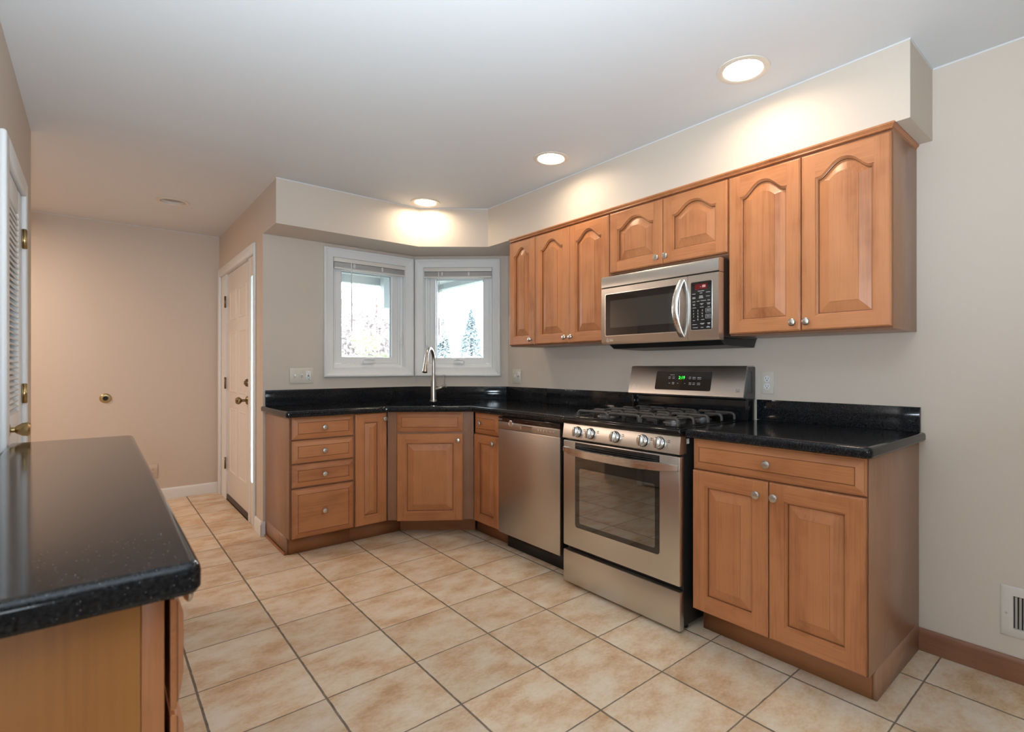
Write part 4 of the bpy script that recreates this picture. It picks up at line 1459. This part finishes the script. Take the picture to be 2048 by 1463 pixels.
MB().lathe([(0.004, 0.0075), (0.0035, 0.0088), (0.0, 0.009)], (0.018, 0, -0.008), (0, -1, 0), 10).obj('screw', M_NICKEL, r)

# ------------------------------------------------------------------ recessed lights
LBL = ['lit recessed ceiling light nearest the camera, above the near wall cabinet', 'lit recessed ceiling light in front of the middle wall cabinets', 'lit recessed ceiling light above the sink by the windows', 'unlit recessed ceiling light in the hall near the far wall']
for i, (cx, cy) in enumerate(LIGHTS):
    r = thing('recessed_light', LBL[i], 'ceiling light', (cx, cy, CEIL), 0, 'recessed ceiling lights')
    t = MB()
    t.lathe([(0.107, -0.001), (0.106, -0.004), (0.096, -0.006), (0.083, -0.005), (0.079, -0.003), (0.0775, 0.022)], (0, 0, 0), (0, 0, 1), 40, caps=False)
    t.obj('trim_ring', M_LTRIM, r)
    l = MB()
    l.lathe([(0.0773, 0.020), (0.05, 0.017), (0.0, 0.014)], (0, 0, 0), (0, 0, 1), 40)
    l.obj('lens', M_LENS if i < 3 else M_LENSOFF, r)

# ------------------------------------------------------------------ outdoors
g = MB()
g.face([(-30, 4.3, -0.35), (60, 4.3, -0.35), (60, 70, -0.35), (-30, 70, -0.35)])
g.face([(2.9, -40, -0.35), (60, -40, -0.35), (60, 4.3, -0.35), (2.9, 4.3, -0.35)])
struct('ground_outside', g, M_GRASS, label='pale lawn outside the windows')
ev = MB()
ev.prism([(1.05, 4.27), (2.1, 4.27), (2.74, 3.72), (2.78, -1.0), (3.25, -1.0), (3.25, 5.95), (2.75, 5.95), (1.05, 5.80)], 2.21, 2.45)
ev.box(1.05, 3.25, 5.80, 5.88, 2.13, 2.45).box(3.2, 3.28, -1.0, 5.95, 2.15, 2.45)
ev.box(2.42, 2.52, 5.62, 5.72, 1.86, 2.30)
struct('roof_eave', ev, M_EAVE, False, 'pale roof eave outside above the windows')


def spruce(label, px, dep, top, wid):
    lat = (px - 1105) / 1039 * dep
    x, y = diag(lat, dep)
    r = thing('spruce_tree', label, 'tree', (x, y, -0.35), random.random() * 6, 'spruces outside the window')
    H = top + 0.35
    MB().tube([(0, 0, 0), (0, 0, H * 0.6), (0, 0, H * 0.97)], [0.12, 0.07, 0.01], 8).obj('trunk', M_BARK, r)
    f = MB()
    for k in range(8000):
        t = random.random() ** 0.7
        z = H * (1 - t) + 0.0
        R = wid * t * (0.55 + 0.45 * random.random()) * (0.92 + 0.12 * math.sin(z * 7.0))
        a = random.random() * 2 * PI
        c, s_ = math.cos(a), math.sin(a)
        p = Vector((R * c, R * s_, z - 0.12 * R))
        d = Vector((c, s_, -0.5 + random.random() * 0.5)).normalized()
        q = Vector((-s_, c, random.uniform(-.5, .5))).normalized()
        ln = 0.07 + 0.09 * random.random()
        f.face([p - d * ln, p + q * ln * 0.3, p + d * ln * 0.7, p - q * ln * 0.3])
    f.obj('foliage', M_SPRUCE, r, False)


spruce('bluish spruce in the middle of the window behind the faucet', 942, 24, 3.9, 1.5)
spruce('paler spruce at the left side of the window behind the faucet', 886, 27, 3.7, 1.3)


def leafy(name, label, px, dep, z0, z1, wid, mat, n, group):
    lat = (px - 1105) / 1039 * dep
    x, y = diag(lat, dep)
    r = thing(name, label, 'tree' if 'tree' in name else 'shrub', (x, y, -0.35), 0, group)
    MB().tube([(0, 0, 0), (0.1, 0, (z1 + z0) / 2), (0.05, 0.1, z1 * 0.8 + 0.3)], [0.14, 0.1, 0.02], 8).obj('trunk', M_BARK, r)
    f = MB()
    cz, hz = (z0 + z1) / 2 + 0.35, (z1 - z0) / 2
    blobs = [(random.gauss(0, wid * 0.45), random.gauss(0, wid * 0.4), cz + random.gauss(0, hz * 0.42), random.uniform(0.25, 0.5) * wid) for _ in range(16)]
    for k in range(n):
        bx, by, bz, br = random.choice(blobs)
        v = Vector((random.gauss(0, 1), random.gauss(0, 1), random.gauss(0, 1))).normalized() * br * random.random() ** 0.4
        p = Vector((bx, by, bz)) + v
        u = Vector((random.gauss(0, 1), random.gauss(0, 1), random.gauss(0, 1))).normalized()
        t = u.cross(Vector((0.3, 0.5, 0.8))).normalized()
        s_ = 0.05 + 0.05 * random.random()
        f.face([p - u * s_, p + t * s_ * 0.6, p + u * s_, p - t * s_ * 0.6])
    f.obj('foliage', mat, r, False)


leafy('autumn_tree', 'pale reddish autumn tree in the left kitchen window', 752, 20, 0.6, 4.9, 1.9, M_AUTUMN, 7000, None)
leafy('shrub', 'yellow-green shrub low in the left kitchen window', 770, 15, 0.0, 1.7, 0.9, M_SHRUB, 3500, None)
